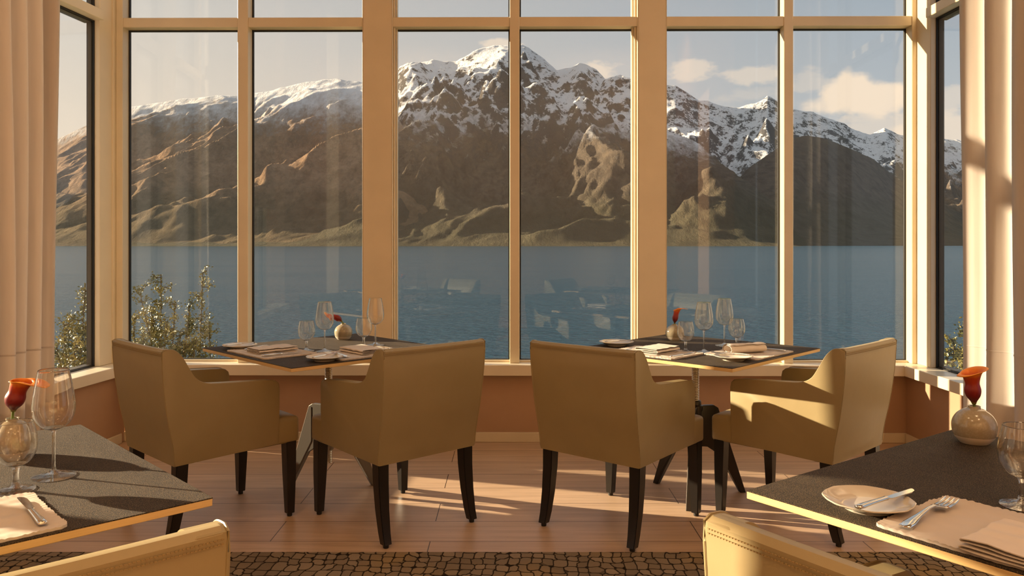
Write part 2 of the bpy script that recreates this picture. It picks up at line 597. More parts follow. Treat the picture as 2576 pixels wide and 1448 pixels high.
def bx(name, mat, label, cat, boxes, parent=None, kind='structure', bevel=.003):
    bm = bmesh.new()
    for b in boxes:
        b2 = bmesh.new()
        add_box(b2, *b, bevel=bevel)
        me = bpy.data.meshes.new('t')
        b2.to_mesh(me)
        b2.free()
        bm.from_mesh(me)
        bpy.data.meshes.remove(me)
    o = build(name, bm, mat, parent)
    return o


def place_back(o):
    o.location = (0, YB, 0)
    o.rotation_euler = (0, 0, BROT)
    return o


# window wall in its own frame: x along the wall, y outwards (0 = room face)
o = place_back(bx('wall_back', M['dado'], '', '', [(-2.50, 2.52, .015, .20, 0, ZSB), (-2.50, 2.52, .02, .20, Z_H + .03, ZC)]))
tag(o, 'brown painted wall under the long window sill', 'wall', kind='structure')
o = place_back(bx('baseboard_back', M['cream'], '', '', [(-2.495, 2.515, 0.0, .02, 0.0, .062)]))
tag(o, 'cream skirting board under the window wall', 'baseboard', kind='structure')
o = place_back(bx('trim_1', M['sill'], '', '', [(-2.60, 2.60, -.082, .14, ZSB, ZS)]))
tag(o, 'long cream window sill below the lake view', 'window sill', kind='structure')
# posts between the windows, and the two corner posts
COLS = [(-.954, -.770, 'trim_2', 'wide cream post left of the middle window'), (.806, .984, 'trim_3', 'wide cream post right of the middle window')]
for x0, x1, nm, lb in COLS:
    o = place_back(bx(nm, M['cream'], '', '', [(x0, x1, 0, .16, ZS, ZC)]))
    tag(o, lb, 'post', kind='structure')
o = place_back(bx('trim_4', M['cream'], '', '', [(-2.60, -2.543, -.03, .13, ZS, ZC)]))
tag(o, 'cream corner post at the left end of the sill', 'post', kind='structure')
o = place_back(bx('trim_5', M['cream'], '', '', [(2.593, 2.650, -.03, .13, ZS, ZC)]))
tag(o, 'cream corner post at the right end of the sill', 'post', kind='structure')


def make_window(name, label, x0, x1, mull, loc, rz, jl=(.0, .044), jr=(.0, .044), glass_y=.085, beadL=.0, beadR=.0, zmin=ZS):
    """x0..x1 outer span; mull = list of (m0,m1); local x along the wall, y outwards"""
    w = empty(name, loc, rz)
    tag(w, label, 'window', kind='structure')
    jam = [(x0 + jl[0], x0 + jl[1], .0, .10, zmin, Z_H), (x1 - jr[1], x1 - jr[0], .0, .10, zmin, Z_H), (x0, x1, 0, .10, Z_H - .04, Z_H + .05)]
    if beadL:
        jam += [(x0 + jl[1], x0 + jl[1] + beadL, .025, .10, zmin, Z_H), (x0 + jl[1] + beadL, x0 + jl[1] + beadL * 1.8, .055, .10, zmin, Z_H)]
    if beadR:
        jam += [(x1 - jr[1] - beadR, x1 - jr[1], .025, .10, zmin, Z_H), (x1 - jr[1] - beadR * 1.8, x1 - jr[1] - beadR, .055, .10, zmin, Z_H)]
    jam += [(x0, x1, .05, .10, zmin - .01, zmin + .012)]
    bx('window_frame', M['cream'], '', '', jam, w)
    edges = [x0 + jl[1]] + [m for mm in mull for m in mm] + [x1 - jr[1]]
    for m0, m1 in mull:
        bx('mullion', M['cream'], '', '', [(m0, m1, 0, .10, zmin, Z_H - .04)], w)
    for a, b in zip(edges[0::2], edges[1::2]):
        bx('transom', M['cream'], '', '', [(a - .001, b + .001, .004, .10, Z_T0, Z_T1)], w)
        for z0, z1 in ((zmin + .012, Z_T0), (Z_T1, Z_H - .04)):
            bx('pane', M['pane'], '', '', [(a, b, glass_y, glass_y + .006, z0, z1)], w, bevel=0)
            g = .009
            bx('gasket', M['gasket'], '', '', [(a, a + g, glass_y - .006, glass_y + .012, z0, z1), (b - g, b, glass_y - .006, glass_y + .012, z0, z1),
                                              (a, b, glass_y - .006, glass_y + .012, z0, z0 + g * .5), (a, b, glass_y - .006, glass_y + .012, z1 - g, z1)], w, bevel=0)
    return w


make_window('window_1', 'tall two-light window left of the left wide post', -2.543, -.954, [(-1.760, -1.692)], (0, YB, 0), BROT, jl=(0, .044), jr=(0, .004))
make_window('window_2', 'tall two-light middle window facing the highest peak', -.770, .806, [(-.015, .048)], (0, YB, 0), BROT, jl=(0, .006), jr=(0, .006), beadL=.012, beadR=.016)
make_window('window_3', 'tall two-light window right of the right wide post', .984, 2.593, [(1.732, 1.792)], (0, YB, 0), BROT, jl=(0, .004), jr=(0, .048))

# side walls.  local x runs along the wall from the far corner towards the camera, local y points outwards
LA = math.atan2(-.995, -.097)          # direction of the left wall
LORG = (-2.495, 5.06, 0)


def left_place(o):
    # local +x -> (-.097,-.995), local +y -> (-.995,.097): mirror-free frame needs y outward = rotate x by -90deg
    o.location = LORG
    o.rotation_euler = (0, 0, LA)
    return o


# with rotation LA the local +y axis points to (+.995,-.097) (into the room), so outward is -y
def L(a):
    return [(x0, x1, -y1, -y0, z0, z1) for (x0, x1, y0, y1, z0, z1) in a]


LW = 5.6
o = left_place(bx('wall_left', M['dado'], '', '', L([(-.05, 8.2, 0, .25, 0, ZSB), (-.05, LW, .05, .25, Z_H + .02, ZC), (4.75, 8.2, 0, .25, ZSB, ZC)])))
tag(o, 'brown painted wall under the left window', 'wall', kind='structure')
o = left_place(bx('baseboard_left', M['cream'], '', '', L([(0, 8.2, -.015, .0, 0, .062)])))
tag(o, 'cream skirting board along the left wall', 'baseboard', kind='structure')
o = left_place(bx('trim_6', M['sill'], '', '', L([(-.0, 4.75, -.055, .20, ZSB, ZS - .0008)])))
tag(o, 'cream sill of the left side window beside the curtain', 'window sill', kind='structure')


def make_side_window(name, label, loc, rz, sgn, first, lights, jamb0):
    """sgn=+1: local outward is +y, -1: outward is -y"""
    w = empty(name, loc, rz)
    tag(w, label, 'window', kind='structure')

    def F(a):
        return a if sgn > 0 else [(x0, x1, -y1, -y0, z0, z1) for (x0, x1, y0, y1, z0, z1) in a]
    end = lights[-1][1] + .07
    bx('window_frame', M['cream'], '', '', F([(first, jamb0, .06, .13, ZS, Z_H), (lights[-1][1], end, .06, .13, ZS, Z_H), (first, end, .06, .13, Z_H - .04, Z_H + .05)]), w)
    for (a0, b0), (a1, b1) in zip(lights, lights[1:]):
        bx('mullion', M['cream'], '', '', F([(b0, a1, .055, .13, ZS, Z_H - .04)]), w)
    for a, b in lights:
        bx('transom', M['cream'], '', '', F([(a, b, .03, .13, Z_T0, Z_T1)]), w)
        for z0, z1 in ((ZS, Z_T0), (Z_T1, Z_H - .04)):
            bx('pane', M['pane'], '', '', F([(a, b, .10, .106, z0, z1)]), w, bevel=0)
            bx('outer_frame', M['bronze'], '', '', F([(a - .012, a + .014, .107, .138, z0, z1), (b - .014, b + .012, .107, .138, z0, z1), (a, b, .107, .16, z0, z0 + .012), (a, b, .107, .16, z1 - .014, z1)]), w, bevel=0)
            bx('gasket', M['gasket'], '', '', F([(a, a + .007, .093, .107, z0, z1), (b - .007, b, .093, .107, z0, z1), (a, b, .093, .107, z1 - .008, z1), (a, b, .093, .107, z0, z0 + .006)]), w, bevel=0)
    return w


make_side_window('window_4', 'left side window partly behind the left curtain', LORG, LA, -1, -.03, [(.118, .60), (.88, 1.45), (1.52, 2.03), (2.09, 2.98), (3.05, 3.95)], .118)  # wide first mullion, hidden by the curtain, added to block sun on a chair

RORG = (2.515, 5.05, 0)
RA = math.atan2(-1.0, .012)
o = bx('wall_right', M['dado'], '', '', [(-.05, 8.2, 0, .25, 0, ZSB), (-.05, 4.9, .05, .25, Z_H + .02, ZC), (4.2, 8.2, 0, .25, ZSB, ZC)])
o.location = RORG
o.rotation_euler = (0, 0, RA)
tag(o, 'brown painted wall under the right window', 'wall', kind='structure')
o = bx('baseboard_right', M['cream'], '', '', [(0, 8.2, -.015, .0, 0, .062)])
o.location = RORG
o.rotation_euler = (0, 0, RA)
tag(o, 'cream skirting board along the right wall', 'baseboard', kind='structure')
o = bx('trim_7', M['sill'], '', '', [(-.0, 4.2, -.058, .20, ZSB, ZS - .0008)])
o.location = RORG
o.rotation_euler = (0, 0, RA)
tag(o, 'cream sill of the right side window with sun patches', 'window sill', kind='structure')
make_side_window('window_5', 'right side window partly behind the right curtain', RORG, RA, +1, -.03, [(.155, 1.06), (1.13, 2.03), (2.10, 3.0)], .155)

# unseen blind added over the nearer left lights to shade the near right table
bm = bmesh.new()
add_box(bm, 2.0, 4.0, .035, .038, 1.665, 5.0)
add_box(bm, 2.0, 4.0, .027, .045, 1.655, 1.675)
bl = left_place(build('added_blind', bm, M['plaster']))
tag(bl, 'unseen cream blind added over the left window to shade the near right table', 'blind')

# ------------------------------------------------------------------ rug
bm = bmesh.new()
add_box(bm, -2.42, 2.32, -1.4, 3.257, 0.0, .012, bevel=.004)
rug = build('rug', bm, M['rug'])
tag(rug, 'brown rug woven in a cobblestone pattern on the plank floor', 'rug')


# ------------------------------------------------------------------ curtains
def make_curtain_obj(name, label, pts, amp, waves, seed, hem, flip, side):
    rnd = random.Random(seed)
    (xa, ya), (xb, yb) = pts
    d = Vector((xb - xa, yb - ya, 0))
    Ln = d.length
    d.normalize()
    nrm = Vector((-d.y, d.x, 0)) * flip
    ph = [rnd.uniform(-.5, .5) for _ in range(60)]
    NU, NV = int(waves * 22), 36
    bm = bmesh.new()
    grid = []
    pos = []
    for j in range(NV + 1):
        z = .012 + (5.12 - .012) * j / NV
        row = []
        for i in range(NU + 1):
            u = i / NU
            s = u * waves
            k = int(s)
            w = math.sin(2 * PI * s + .8 * ph[k % 60] * math.sin(PI * (s - k)) ** 2)
            w = math.copysign(abs(w) ** .75, w)
            a = amp * (1 + .5 * ph[(k + 7) % 60]) * (1 + .25 * math.sin(z * 1.1 + ph[k % 60] * 6))
            off = a * w
            p = Vector((xa, ya, 0)) + d * (u * Ln + .012 * math.sin(z * 1.7 + k) * (0 < i < NU)) + nrm * off
            row.append(bm.verts.new((p.x, p.y, z)))
        grid.append(row)
        pos.append([v.co.copy() for v in row])
    for j in range(NV):
        for i in range(NU):
            bm.faces.new((grid[j][i], grid[j][i + 1], grid[j + 1][i + 1], grid[j + 1][i]))
    o = build(name, bm, M['curtain'], smooth=80)
    md = o.modifiers.new('thickness', 'SOLIDIFY')
    md.thickness = .004
    md.offset = 0
    tag(o, label, 'curtain')
    # stitched hem band: a narrow doubled strip a little above table height
    bm = bmesh.new()
    nj = min(int((hem - .012) / (5.12 - .012) * NV), NV - 1)
    z0, z1 = .012 + (5.12 - .012) * nj / NV, .012 + (5.12 - .012) * (nj + 1) / NV
    fr = (hem - z0) / (z1 - z0)
    rows = []
    for dz, dn in ((-.0045, .0022), (.0, .0040), (.0045, .0022)):
        row = []
        for i in range(NU + 1):
            a, b = pos[nj][i], pos[nj + 1][i]
            p = a.lerp(b, fr) + nrm * 0
            l, r = pos[nj][max(i - 1, 0)], pos[nj][min(i + 1, NU)]
            tg = (r - l).normalized()
            n2 = Vector((-tg.y, tg.x, 0)) * flip
            q = p + n2 * dn * side
            row.append(bm.verts.new((q.x, q.y, hem + dz)))
        rows.append(row)
    for r0, r1 in zip(rows, rows[1:]):
        for i in range(NU):
            bm.faces.new((r0[i], r0[i + 1], r1[i + 1], r1[i]))
    build('hem', bm, M['curtain'], o, smooth=80)
    return o


make_curtain_obj('curtain', 'beige floor-length curtain gathered at the left window', ((-2.395, 4.145), (-2.52, 2.72)), .034, 13, 3, .74, 1, 1)
make_curtain_obj('curtain', 'sunlit cream floor-length curtain at the right window', ((2.40, 4.225), (2.42, 2.3)), .038, 9, 8, .74, -1, 1)


# ------------------------------------------------------------------ chairs
def make_chair(name):
    root = empty(name)

    def sx(x, z):                       # the body widens slightly upwards
        return x * (1 + .055 * (z - .34) / .5)
    # arm panels: side outline (y,z)
    prof = [(.19, .352), (.192, .50), (.192, .61), (.187, .632), (.172, .645), (.15, .650)]
    prof += spline([(.15, .650), (.04, .658), (-.08, .666), (-.15, .674), (-.195, .696), (-.225, .738), (-.255, .790), (-.278, .818), (-.300, .832), (-.330, .835)], 4)[1:]
    prof += [(-.345, .828)] + spline([(-.345, .828), (-.338, .70), (-.318, .55), (-.292, .42), (-.285, .342)], 3)[1:]
    for s in (-1, 1):
        b2 = bmesh.new()
        add_prism(b2, prof, .205, .262, lambda a, b, h: (s * h, a, b))
        es = [e for e in b2.edges if abs(e.verts[0].co.x - e.verts[1].co.x) < 1e-6]
        bmesh.ops.bevel(b2, geom=es, offset=.009, segments=2, affect='EDGES', profile=.6)
        for v in b2.verts:
            v.co.x = sx(v.co.x, v.co.z)
        arm = build('armrest', b2, M['leather'], root, smooth=35)
        # welt along the outer edge of the arm
        b3 = bmesh.new()
        path = [Vector((sx(s * .2575, b), a, b)) for a, b in prof]
        path = [p + Vector((0, 0, .0005)) for p in path]
        add_tube(b3, path[1:-1], .0022, 5)
        build('piping', b3, M['leather'], arm, smooth=60)
    # back slab
    b2 = bmesh.new()
    outer = spline([(-.2855, .342), (-.2925, .42), (-.3185, .55), (-.3385, .70), (-.3455, .826)], 4)
    inner = [(-.305, .828), (-.285, .80), (-.262, .74), (-.245, .66), (-.225, .55), (-.20, .45), (-.20, .342)]
    poly = outer + [(-.335, .836), (-.318, .836)] + inner
    add_prism(b2, poly, -.2555, .2555, lambda a, b, h: (h, a, b))
    es = [e for e in b2.edges if abs(e.verts[0].co.x - e.verts[1].co.x) < 1e-6 and abs(e.verts[0].co.x) > .2]
    bmesh.ops.bevel(b2, geom=es, offset=.006, segments=2, affect='EDGES')
    # enough width cuts for a soft belly
    bmesh.ops.subdivide_edges(b2, edges=[e for e in b2.edges if abs(e.verts[0].co.x - e.verts[1].co.x) > .3], cuts=7)
    for v in b2.verts:
        q = 1 - (v.co.x / .2555) ** 2
        if v.co.y < -.28 and .36 < v.co.z < .79:
            v.co.y -= .006 * max(0, q)
        if v.co.z > .80:
            v.co.z -= .002 * max(0, q)
        v.co.x = sx(v.co.x, v.co.z)
    back = build('backrest', b2, M['leather'], root, smooth=35)
    # double row of stitches below the top edge of the outer back
    b3 = bmesh.new()
    for zz in (.811, .818):
        for k in range(92):
            x = -.262 + .524 * k / 91
            q = 1 - (x / .27) ** 2
            y = -.3452 - .0035 * q - .0008
            add_box(b3, x - .0019, x + .0019, y - .0008, y + .001, zz - .0009 - .001 * q, zz + .0009 - .001 * q)
    build('stitching', b3, M['thread'], back)
    # seat cushion
    b2 = bmesh.new()
    add_box(b2, -.259, .259, -.19, .302, .345, .462, bevel=.016, seg=3)
    bmesh.ops.subdivide_edges(b2, edges=[e for e in b2.edges if e.calc_length() > .3], cuts=8, use_grid_fill=True)
    for v in b2.verts:
        if v.co.z > .44:
            qx = max(0, 1 - (v.co.x / .259) ** 2)
            qy = max(0, 1 - ((v.co.y - .05) / .255) ** 2)
            v.co.z += .026 * (qx * qy) ** .45
    build('seat', b2, M['leather'], root, smooth=40)
    # legs: straight tapered in front, sabre behind
    for s in (-1, 1):
        for front in (True, False):
            b2 = bmesh.new()
            if front:
                secs = [(s * .228, .262, .372, .0265), (s * .232, .262, .20, .0225), (s * .236, .262, .016, .0175)]
            else:
                secs = [(s * .228, -.250, .36, .0265), (s * .228, -.254, .26, .025), (s * .229, -.266, .15, .0225), (s * .230, -.284, .06, .020), (s * .231, -.298, .016, .0185)]
            rings = []
            for x, y, z, h in secs:
                rings.append([b2.verts.new((x + dx * h, y + dy * h, z)) for dx, dy in ((-1, -1), (1, -1), (1, 1), (-1, 1))])
            for r0, r1 in zip(rings, rings[1:]):
                for k in range(4):
                    b2.faces.new((r0[k], r0[(k + 1) % 4], r1[(k + 1) % 4], r1[k]))
            b2.faces.new(rings[0])
            b2.faces.new(rings[-1])
            bmesh.ops.bevel(b2, geom=[e for e in b2.edges if abs(e.verts[0].co.z - e.verts[1].co.z) > .02], offset=.003, segments=2, affect='EDGES')
            leg = build('leg', b2, M['black_wood'], root, smooth=40)
            x, y = secs[-1][0], secs[-1][1]
            b3 = bmesh.new()
            add_lathe(b3, [(0, 0), (.011, 0), (.012, .004), (.012, .02), (0, .02)], 14)
            build('glide', b3, M['gasket'], leg, loc=(x, y, 0), smooth=40)
    return root


CH = [((-1.392, 3.693, 0), -43.8, 'leather armchair at the far left table, seen from behind its left, nearest the left corner'),
      ((-.556, 3.704, 0), 42.1, 'leather armchair with its back to the viewer, right side of the far left table'),
      ((.512, 3.669, 0), -39.9, 'leather armchair with its back to the viewer, left side of the far right table'),
      ((1.335, 3.72, 0), 43.8, 'sunlit leather armchair with a diagonal shadow on its arm, right of the far right table'),
      ((-.863, 1.291, .012), 41.2, 'leather armchair at the near left table, only its stitched top edge in view'),
      ((.742, 1.236, .012), -54.5, 'leather armchair at the near right table, stitched back with a sunlit patch')]
chair0 = make_chair('armchair')
for i, (loc, rz, lab) in enumerate(CH):
    o = chair0 if i == 0 else copy_tree(chair0)
    o.location = loc
    o.rotation_euler = (0, 0, R(rz))
    tag(o, lab, 'armchair', 'olive tan leather armchairs')

# ------------------------------------------------------------------ tables
TZ = 0.74


def make_table(label, loc, rz, side, base_mat, leg_rot):
    root = empty('dining_table', loc, rz)
    tag(root, label, 'table', 'square dining tables')
    h = side / 2
    bm = bmesh.new()
    add_box(bm, -h, h, -h, h, TZ - .0022, TZ)
    build('tabletop', bm, M['stone'], root)
    bm = bmesh.new()
    add_box(bm, -h, h, -h, h, TZ - .0175, TZ - .0022, bevel=.0012)
    build('edge_board', bm, M['ply'], root)
    # threaded lifting screw
    bm = bmesh.new()
    pr = [(0, .16), (.0185, .16)]
    n = 62
    for k in range(n):
        z = .165 + (.70 - .165) * k / n
        dz = (.70 - .165) / n
        pr += [(.0165, z), (.0190, z + dz * .4), (.0190, z + dz * .6), (.0165, z + dz)]
    pr += [(.05, .705), (.05, TZ - .0178), (0, TZ - .0178)]
    add_lathe(bm, pr, 20)
    build('screw_post', bm, M['steel'], root, smooth=50)
    bm = bmesh.new()
    add_lathe(bm, [(.017, .478), (.026, .478), (.029, .474), (.029, .458), (.036, .452), (.036, .43), (.030, .42), (.030, .24), (.024, .225), (.017, .225)], 24)
    build('hub', bm, base_mat, root, smooth=40)
    prof = [(.022, .452), (.095, .452), (.118, .438), (.268, .0), (.238, .0), (.128, .20), (.060, .245), (.022, .245)]
    for k in range(3):
        a = leg_rot + k * 2 * PI / 3 - rz
        b2 = bmesh.new()
        add_prism(b2, prof, -.013, .013, lambda r, z, t: (r * math.cos(a) - t * math.sin(a), r * math.sin(a) + t * math.cos(a), z))
        bmesh.ops.bevel(b2, geom=b2.edges[:], offset=.002, segments=1, affect='EDGES')
        lg = build('leg', b2, base_mat, root)
        pf2 = [(.10, .435), (.112, .425), (.235, .045), (.226, .04), (.10, .26)]
        b3 = bmesh.new()
        for t0 in (-.0145, .0125):
            add_prism(b3, pf2, t0, t0 + .002, lambda r, z, t: (r * math.cos(a) - t * math.sin(a), r * math.sin(a) + t * math.cos(a), z))
        build('side_plate', b3, base_mat, lg)
    return root


make_table('square dark-topped table by the window on a steel screw base, left one', (-.933, 4.044, 0), R(44.1), .912, M['steel_base'], R(-85))
make_table('square dark-topped table by the window on a black screw base, right one', (.930, 4.03, 0), R(46.0), .90, M['dark_metal'], R(-110))
make_table('sunlit near table with a gold ply edge at the left border', (-1.262, 1.657, .012), R(43.8), .91, M['dark_metal'], R(-90))
make_table('shaded near table with a pale ply edge at the right border', (1.149, 1.593, .012), R(36.5), .93, M['dark_metal'], R(-80))
TN = TZ + .012                     # the near tables stand on the rug


# ------------------------------------------------------------------ stemware
def glass_proto(name, bowl, stem, foot_r):
    root = empty(name)
    bm = bmesh.new()
    add_lathe(bm, bowl, 44)
    build('bowl', bm, M['thin_glass'], root, smooth=60)
    bm = bmesh.new()
    add_lathe(bm, stem, 20)
    build('stem', bm, M['glass'], root, smooth=60)
    bm = bmesh.new()
    f = foot_r
    add_lathe(bm, [(0, .0005), (f, .0005), (f + .0006, .0014), (f, .0024), (f * .62, .0046), (f * .32, .0085), (f * .13, .0150), (0, .0152)], 44)
    build('foot', bm, M['glass'], root, smooth=60)
    return root


def bowl_profile(pts, th):
    out = spline(pts, 6)
    inn = [(max(r - th, 0.0), z + (th if r < .02 else 0)) for r, z in out]
    inn[0] = (0, inn[0][1])
    return out + [(out[-1][0] - th * .5, out[-1][1] + th * .4)] + list(reversed(inn))


wine_bowl = bowl_profile([(0, .108), (.013, .1092), (.0285, .1175), (.0405, .135), (.0448, .157), (.0432, .180), (.0388, .210), (.0322, .245)], .0011)
wine_stem = spline([(0, .0145), (.0062, .0145), (.0040, .024), (.0034, .06), (.0036, .095), (.0062, .106), (.011, .1105)], 4) + [(0, .1106)]
water_bowl = bowl_profile([(0, .052), (.013, .0532), (.0275, .0620), (.0385, .0800), (.0412, .100), (.0392, .122), (.0352, .140), (.0335, .148)], .0013)
water_stem = spline([(0, .0140), (.0085, .0140), (.0062, .022), (.0058, .034), (.0072, .046), (.0110, .0535)], 4) + [(0, .0536)]
WINE = glass_proto('wine_glass', wine_bowl, wine_stem, .046)
WATER = glass_proto('water_glass', water_bowl, water_stem, .038)
used = {'w': False, 'g': False}


def put_glass(kind, x, y, z, label, scale=1.0):
    src = WINE if kind == 'w' else WATER
    o = src if not used[kind] else copy_tree(src)
    used[kind] = True
    o.location = (x, y, z)
    o.rotation_euler = (0, 0, x * 7)
    o.scale = (scale,) * 3
    tag(o, label, 'wine glass' if kind == 'w' else 'water glass', 'empty wine glasses' if kind == 'w' else 'empty water goblets')


put_glass('w', -.922, 3.913, TZ, 'tall empty wine glass in front of the leaning flower, far left table')
put_glass('w', -.715, 4.160, TZ, 'tall empty wine glass before the wide left post, far left table')
put_glass('w', .938, 3.885, TZ, 'tall empty wine glass between two goblets, far right table, nearer one')
put_glass('w', 1.105, 4.135, TZ, 'tall empty wine glass at the back of the far right table')
put_glass('w', -1.032, 1.79, TN, 'large empty wine glass on the sunlit near left table', .98)
put_glass('g', -1.019, 3.942, TZ, 'short water goblet at the end of the left placemat, far left table')
put_glass('g', -.762, 4.085, TZ, 'short water goblet overlapping a wine glass, far left table')
put_glass('g', .852, 3.899, TZ, 'short water goblet partly hiding the vase on the far right table')
put_glass('g', 1.145, 4.050, TZ, 'short water goblet beside the fat napkin, far right table')
put_glass('g', -1.056, 1.692, TN, 'short water goblet in front of the vase on the near left table', .98)
put_glass('g', 1.022, 1.59, TN, 'short water goblet cut off by the right border, near right table', 1.08)


# ------------------------------------------------------------------ plates
def plate_proto():
    bm = bmesh.new()
    R0 = .0925
    prof = [(0, .004), (.040, .004), (.044, .0), (.050, .0), (.053, .005), (.066, .0095), (.082, .0165), (R0, .0205), (R0 + .0006, .0222), (R0 - .001, .0232),
            (.082, .0200), (.068, .0135), (.056, .0090), (.050, .0075), (.030, .0068), (0, .0066)]

    def scal(a, i):
        return 1 + (.010 * math.cos(8 * a) + .005 * math.cos(16 * a)) * max(0, min(1, (prof[i][0] - .055) / .035))
    add_lathe(bm, prof, 120, fn=scal)
    return build('bread_plate', bm, M['china'], smooth=40)


PL = [(-1.38, 4.03, TZ, .92, 'cream bread plate with a knife at the left corner of the far left table'),
      (-.854, 3.622, TZ, .90, 'cream bread plate with a knife at the near corner of the far left table'),
      (.545, 4.150, TZ, .96, 'cream bread plate with a knife at the left corner of the far right table'),
      (1.012, 3.634, TZ, .94, 'cream bread plate with a knife at the near corner of the far right table'),
      (.706, 1.576, TN, .91, 'scalloped bread plate reflecting the sky on the near right table')]
p0 = plate_proto()
for i, (x, y, z, s, lab) in enumerate(PL):
    o = p0 if i == 0 else copy_tree(p0)
    o.location = (x, y, z)
    o.rotation_euler = (0, 0, i * .7)
    o.scale = (s, s, s)
    tag(o, lab, 'plate', 'scalloped bread plates')


# ------------------------------------------------------------------ cutlery (local x: handle end -> tip)
def knife_proto():
    root = empty('table_knife')
    bm = bmesh.new()
    add_loft(bm, [(-.105, .0052, .0045, .002), (-.103, .0052, .0078, .0038), (-.090, .0052, .0082, .0042), (-.05, .0052, .0066, .0040), (-.012, .0052, .0052, .0036), (-.004, .0052, .0060, .0040), (.0, .0052, .0045, .0030)], 12)
    build('handle', bm, M['silver'], root, smooth=50)
    bm = bmesh.new()
    out = [(0, -.004), (.006, -.0085), (.05, -.0098), (.078, -.0098), (.092, -.0065), (.099, .0), (.100, .004), (.094, .0055), (.05, .0055), (.0, .0045)]
    add_prism(bm, out, .0042, .0062, lambda a, b, h: (a, b, h))
    build('blade', bm, M['silver'], root)
    return root


def fork_proto():
    root = empty('dinner_fork')
    bm = bmesh.new()
    add_loft(bm, [(-.105, .0035, .004, .0012), (-.103, .0036, .0095, .0018), (-.085, .005, .0105, .0020), (-.05, .0085, .0060, .0020), (-.01, .0125, .0034, .0018), (.015, .0120, .0036, .0018)], 12)
    build('handle', bm, M['silver'], root, smooth=50)
    bm = bmesh.new()
    add_loft(bm, [(.012, .0120, .0036, .0014), (.022, .0095, .0095, .0013), (.032, .0065, .0125, .0012), (.044, .0048, .0128, .0012), (.047, .0047, .0126, .0010)], 12)
    for k in range(4):
        y = (k - 1.5) * .0074
        pts = [(.045, y, .0048), (.062, y, .0046), (.078, y, .0062), (.092, y, .0095)]
        add_tube(bm, spline(pts, 4), [.0019] * 9 + [.0017, .0014, .0011, .0006], 6)
    build('tines', bm, M['silver'], root, smooth=50)
    return root


KN = knife_proto()
FK = fork_proto()
first = {'k': True, 'f': True}


def put_cutlery(kind, x, y, z, deg, label, tilt=0.0, s=1.0):
    src = KN if kind == 'k' else FK
    o = src if first[kind] else copy_tree(src)
    first[kind] = False
    o.location = (x, y, z)
    o.rotation_euler = (0, R(tilt), R(deg))
    o.scale = (s, s, s)
    tag(o, label, 'knife' if kind == 'k' else 'fork', 'silver table knives' if kind == 'k' else 'silver dinner forks')


def edge_frame(c, rz, side, axis):
    """place setting frame: origin at the middle of a table edge, e = diner's right, d = facing"""
    a = R(rz)
    u = Vector((math.cos(a), math.sin(a), 0))
    v = Vector((-math.sin(a), math.cos(a), 0))
    c = Vector((c[0], c[1], 0))
    if axis == '-u':      # diner sits on the -u side and looks along +u
        return c - u * side / 2, -v, u
    return c - v * side / 2, u, v     # sits on the -v side and looks along +v


# ------------------------------------------------------------------ linen
def make_mat(label, org, e, d, s0, s1, t0, t1, z, seed):
    """ruffled placemat spanning s0..s1 along the edge and t0..t1 into the table"""
    rnd = random.Random(seed)
    NU, NV = 90, 64
    bm = bmesh.new()
    top = []
    bot = []
    w, h = s1 - s0, t1 - t0
    for j in range(NV + 1):
        r1, r2 = [], []
        for i in range(NU + 1):
            a, b = i / NU, j / NV
            px, py = a * w, b * h
            de = min(px, w - px, py, h - py)
            q = max(0, 1 - de / .028)
            al = px if min(py, h - py) < min(px, w - px) else py
            rip = .5 + .5 * math.sin(al * 2 * PI / .0135 + 2.2 * math.sin(al * 41 + seed))
            zz = .0026 + .0030 * q * rip * (.6 + .8 * mnoise.noise((al * 30, seed, 3))) + .0026 * mnoise.noise((px * 22, py * 30, seed)) * (1 - q) + .0024
            wob = .0009 * math.sin(al * 2 * PI / .019 + 1.7 * math.sin(al * 33) + seed) * q + .004 * mnoise.noise((al * 18, seed, 0)) * q
            # rounded corners
            cx, cy = min(px, w - px), min(py, h - py)
            kx = ky = 0
            if cx < .018 and cy < .018:
                m = max(cx, cy)
                dd = math.hypot(.018 - cx, .018 - cy)
                mx = max(.018 - cx, .018 - cy)
                if dd > 1e-6:
                    f = mx / dd
                    nx, ny = .018 - (.018 - cx) * f, .018 - (.018 - cy) * f
                    kx = (nx - cx) * (1 if px < w / 2 else -1)
                    ky = (ny - cy) * (1 if py < h / 2 else -1)
            sgx = -1 if px < w / 2 else 1
            sgy = -1 if py < h / 2 else 1
            ox = wob * sgx if min(px, w - px) <= min(py, h - py) else 0
            oy = wob * sgy if min(py, h - py) < min(px, w - px) else 0
            P = org + e * (s0 + px + kx + ox) + d * (t0 + py + ky + oy)
            r1.append(bm.verts.new((P.x, P.y, z + zz)))
            r2.append(bm.verts.new((P.x, P.y, z + .0003)))
        top.append(r1)
        bot.append(r2)
    for j in range(NV):
        for i in range(NU):
            bm.faces.new((top[j][i], top[j][i + 1], top[j + 1][i + 1], top[j + 1][i]))
            bm.faces.new((bot[j][i], bot[j + 1][i], bot[j + 1][i + 1], bot[j][i + 1]))
    for j in range(NV):
        for i in (0, NU):
            bm.faces.new((top[j][i], top[j + 1][i], bot[j + 1][i], bot[j][i]))
    for i in range(NU):
        for j in (0, NV):
            bm.faces.new((top[j][i], top[j][i + 1], bot[j][i + 1], bot[j][i]))
    c = org + e * ((s0 + s1) / 2) + d * ((t0 + t1) / 2)
    for v in bm.verts:
        v.co -= Vector((c.x, c.y, z))
    o = build('placemat', bm, M['mat'], loc=(c.x, c.y, z), smooth=70)
    tag(o, label, 'placemat', 'ruffled linen placemats')
    return o


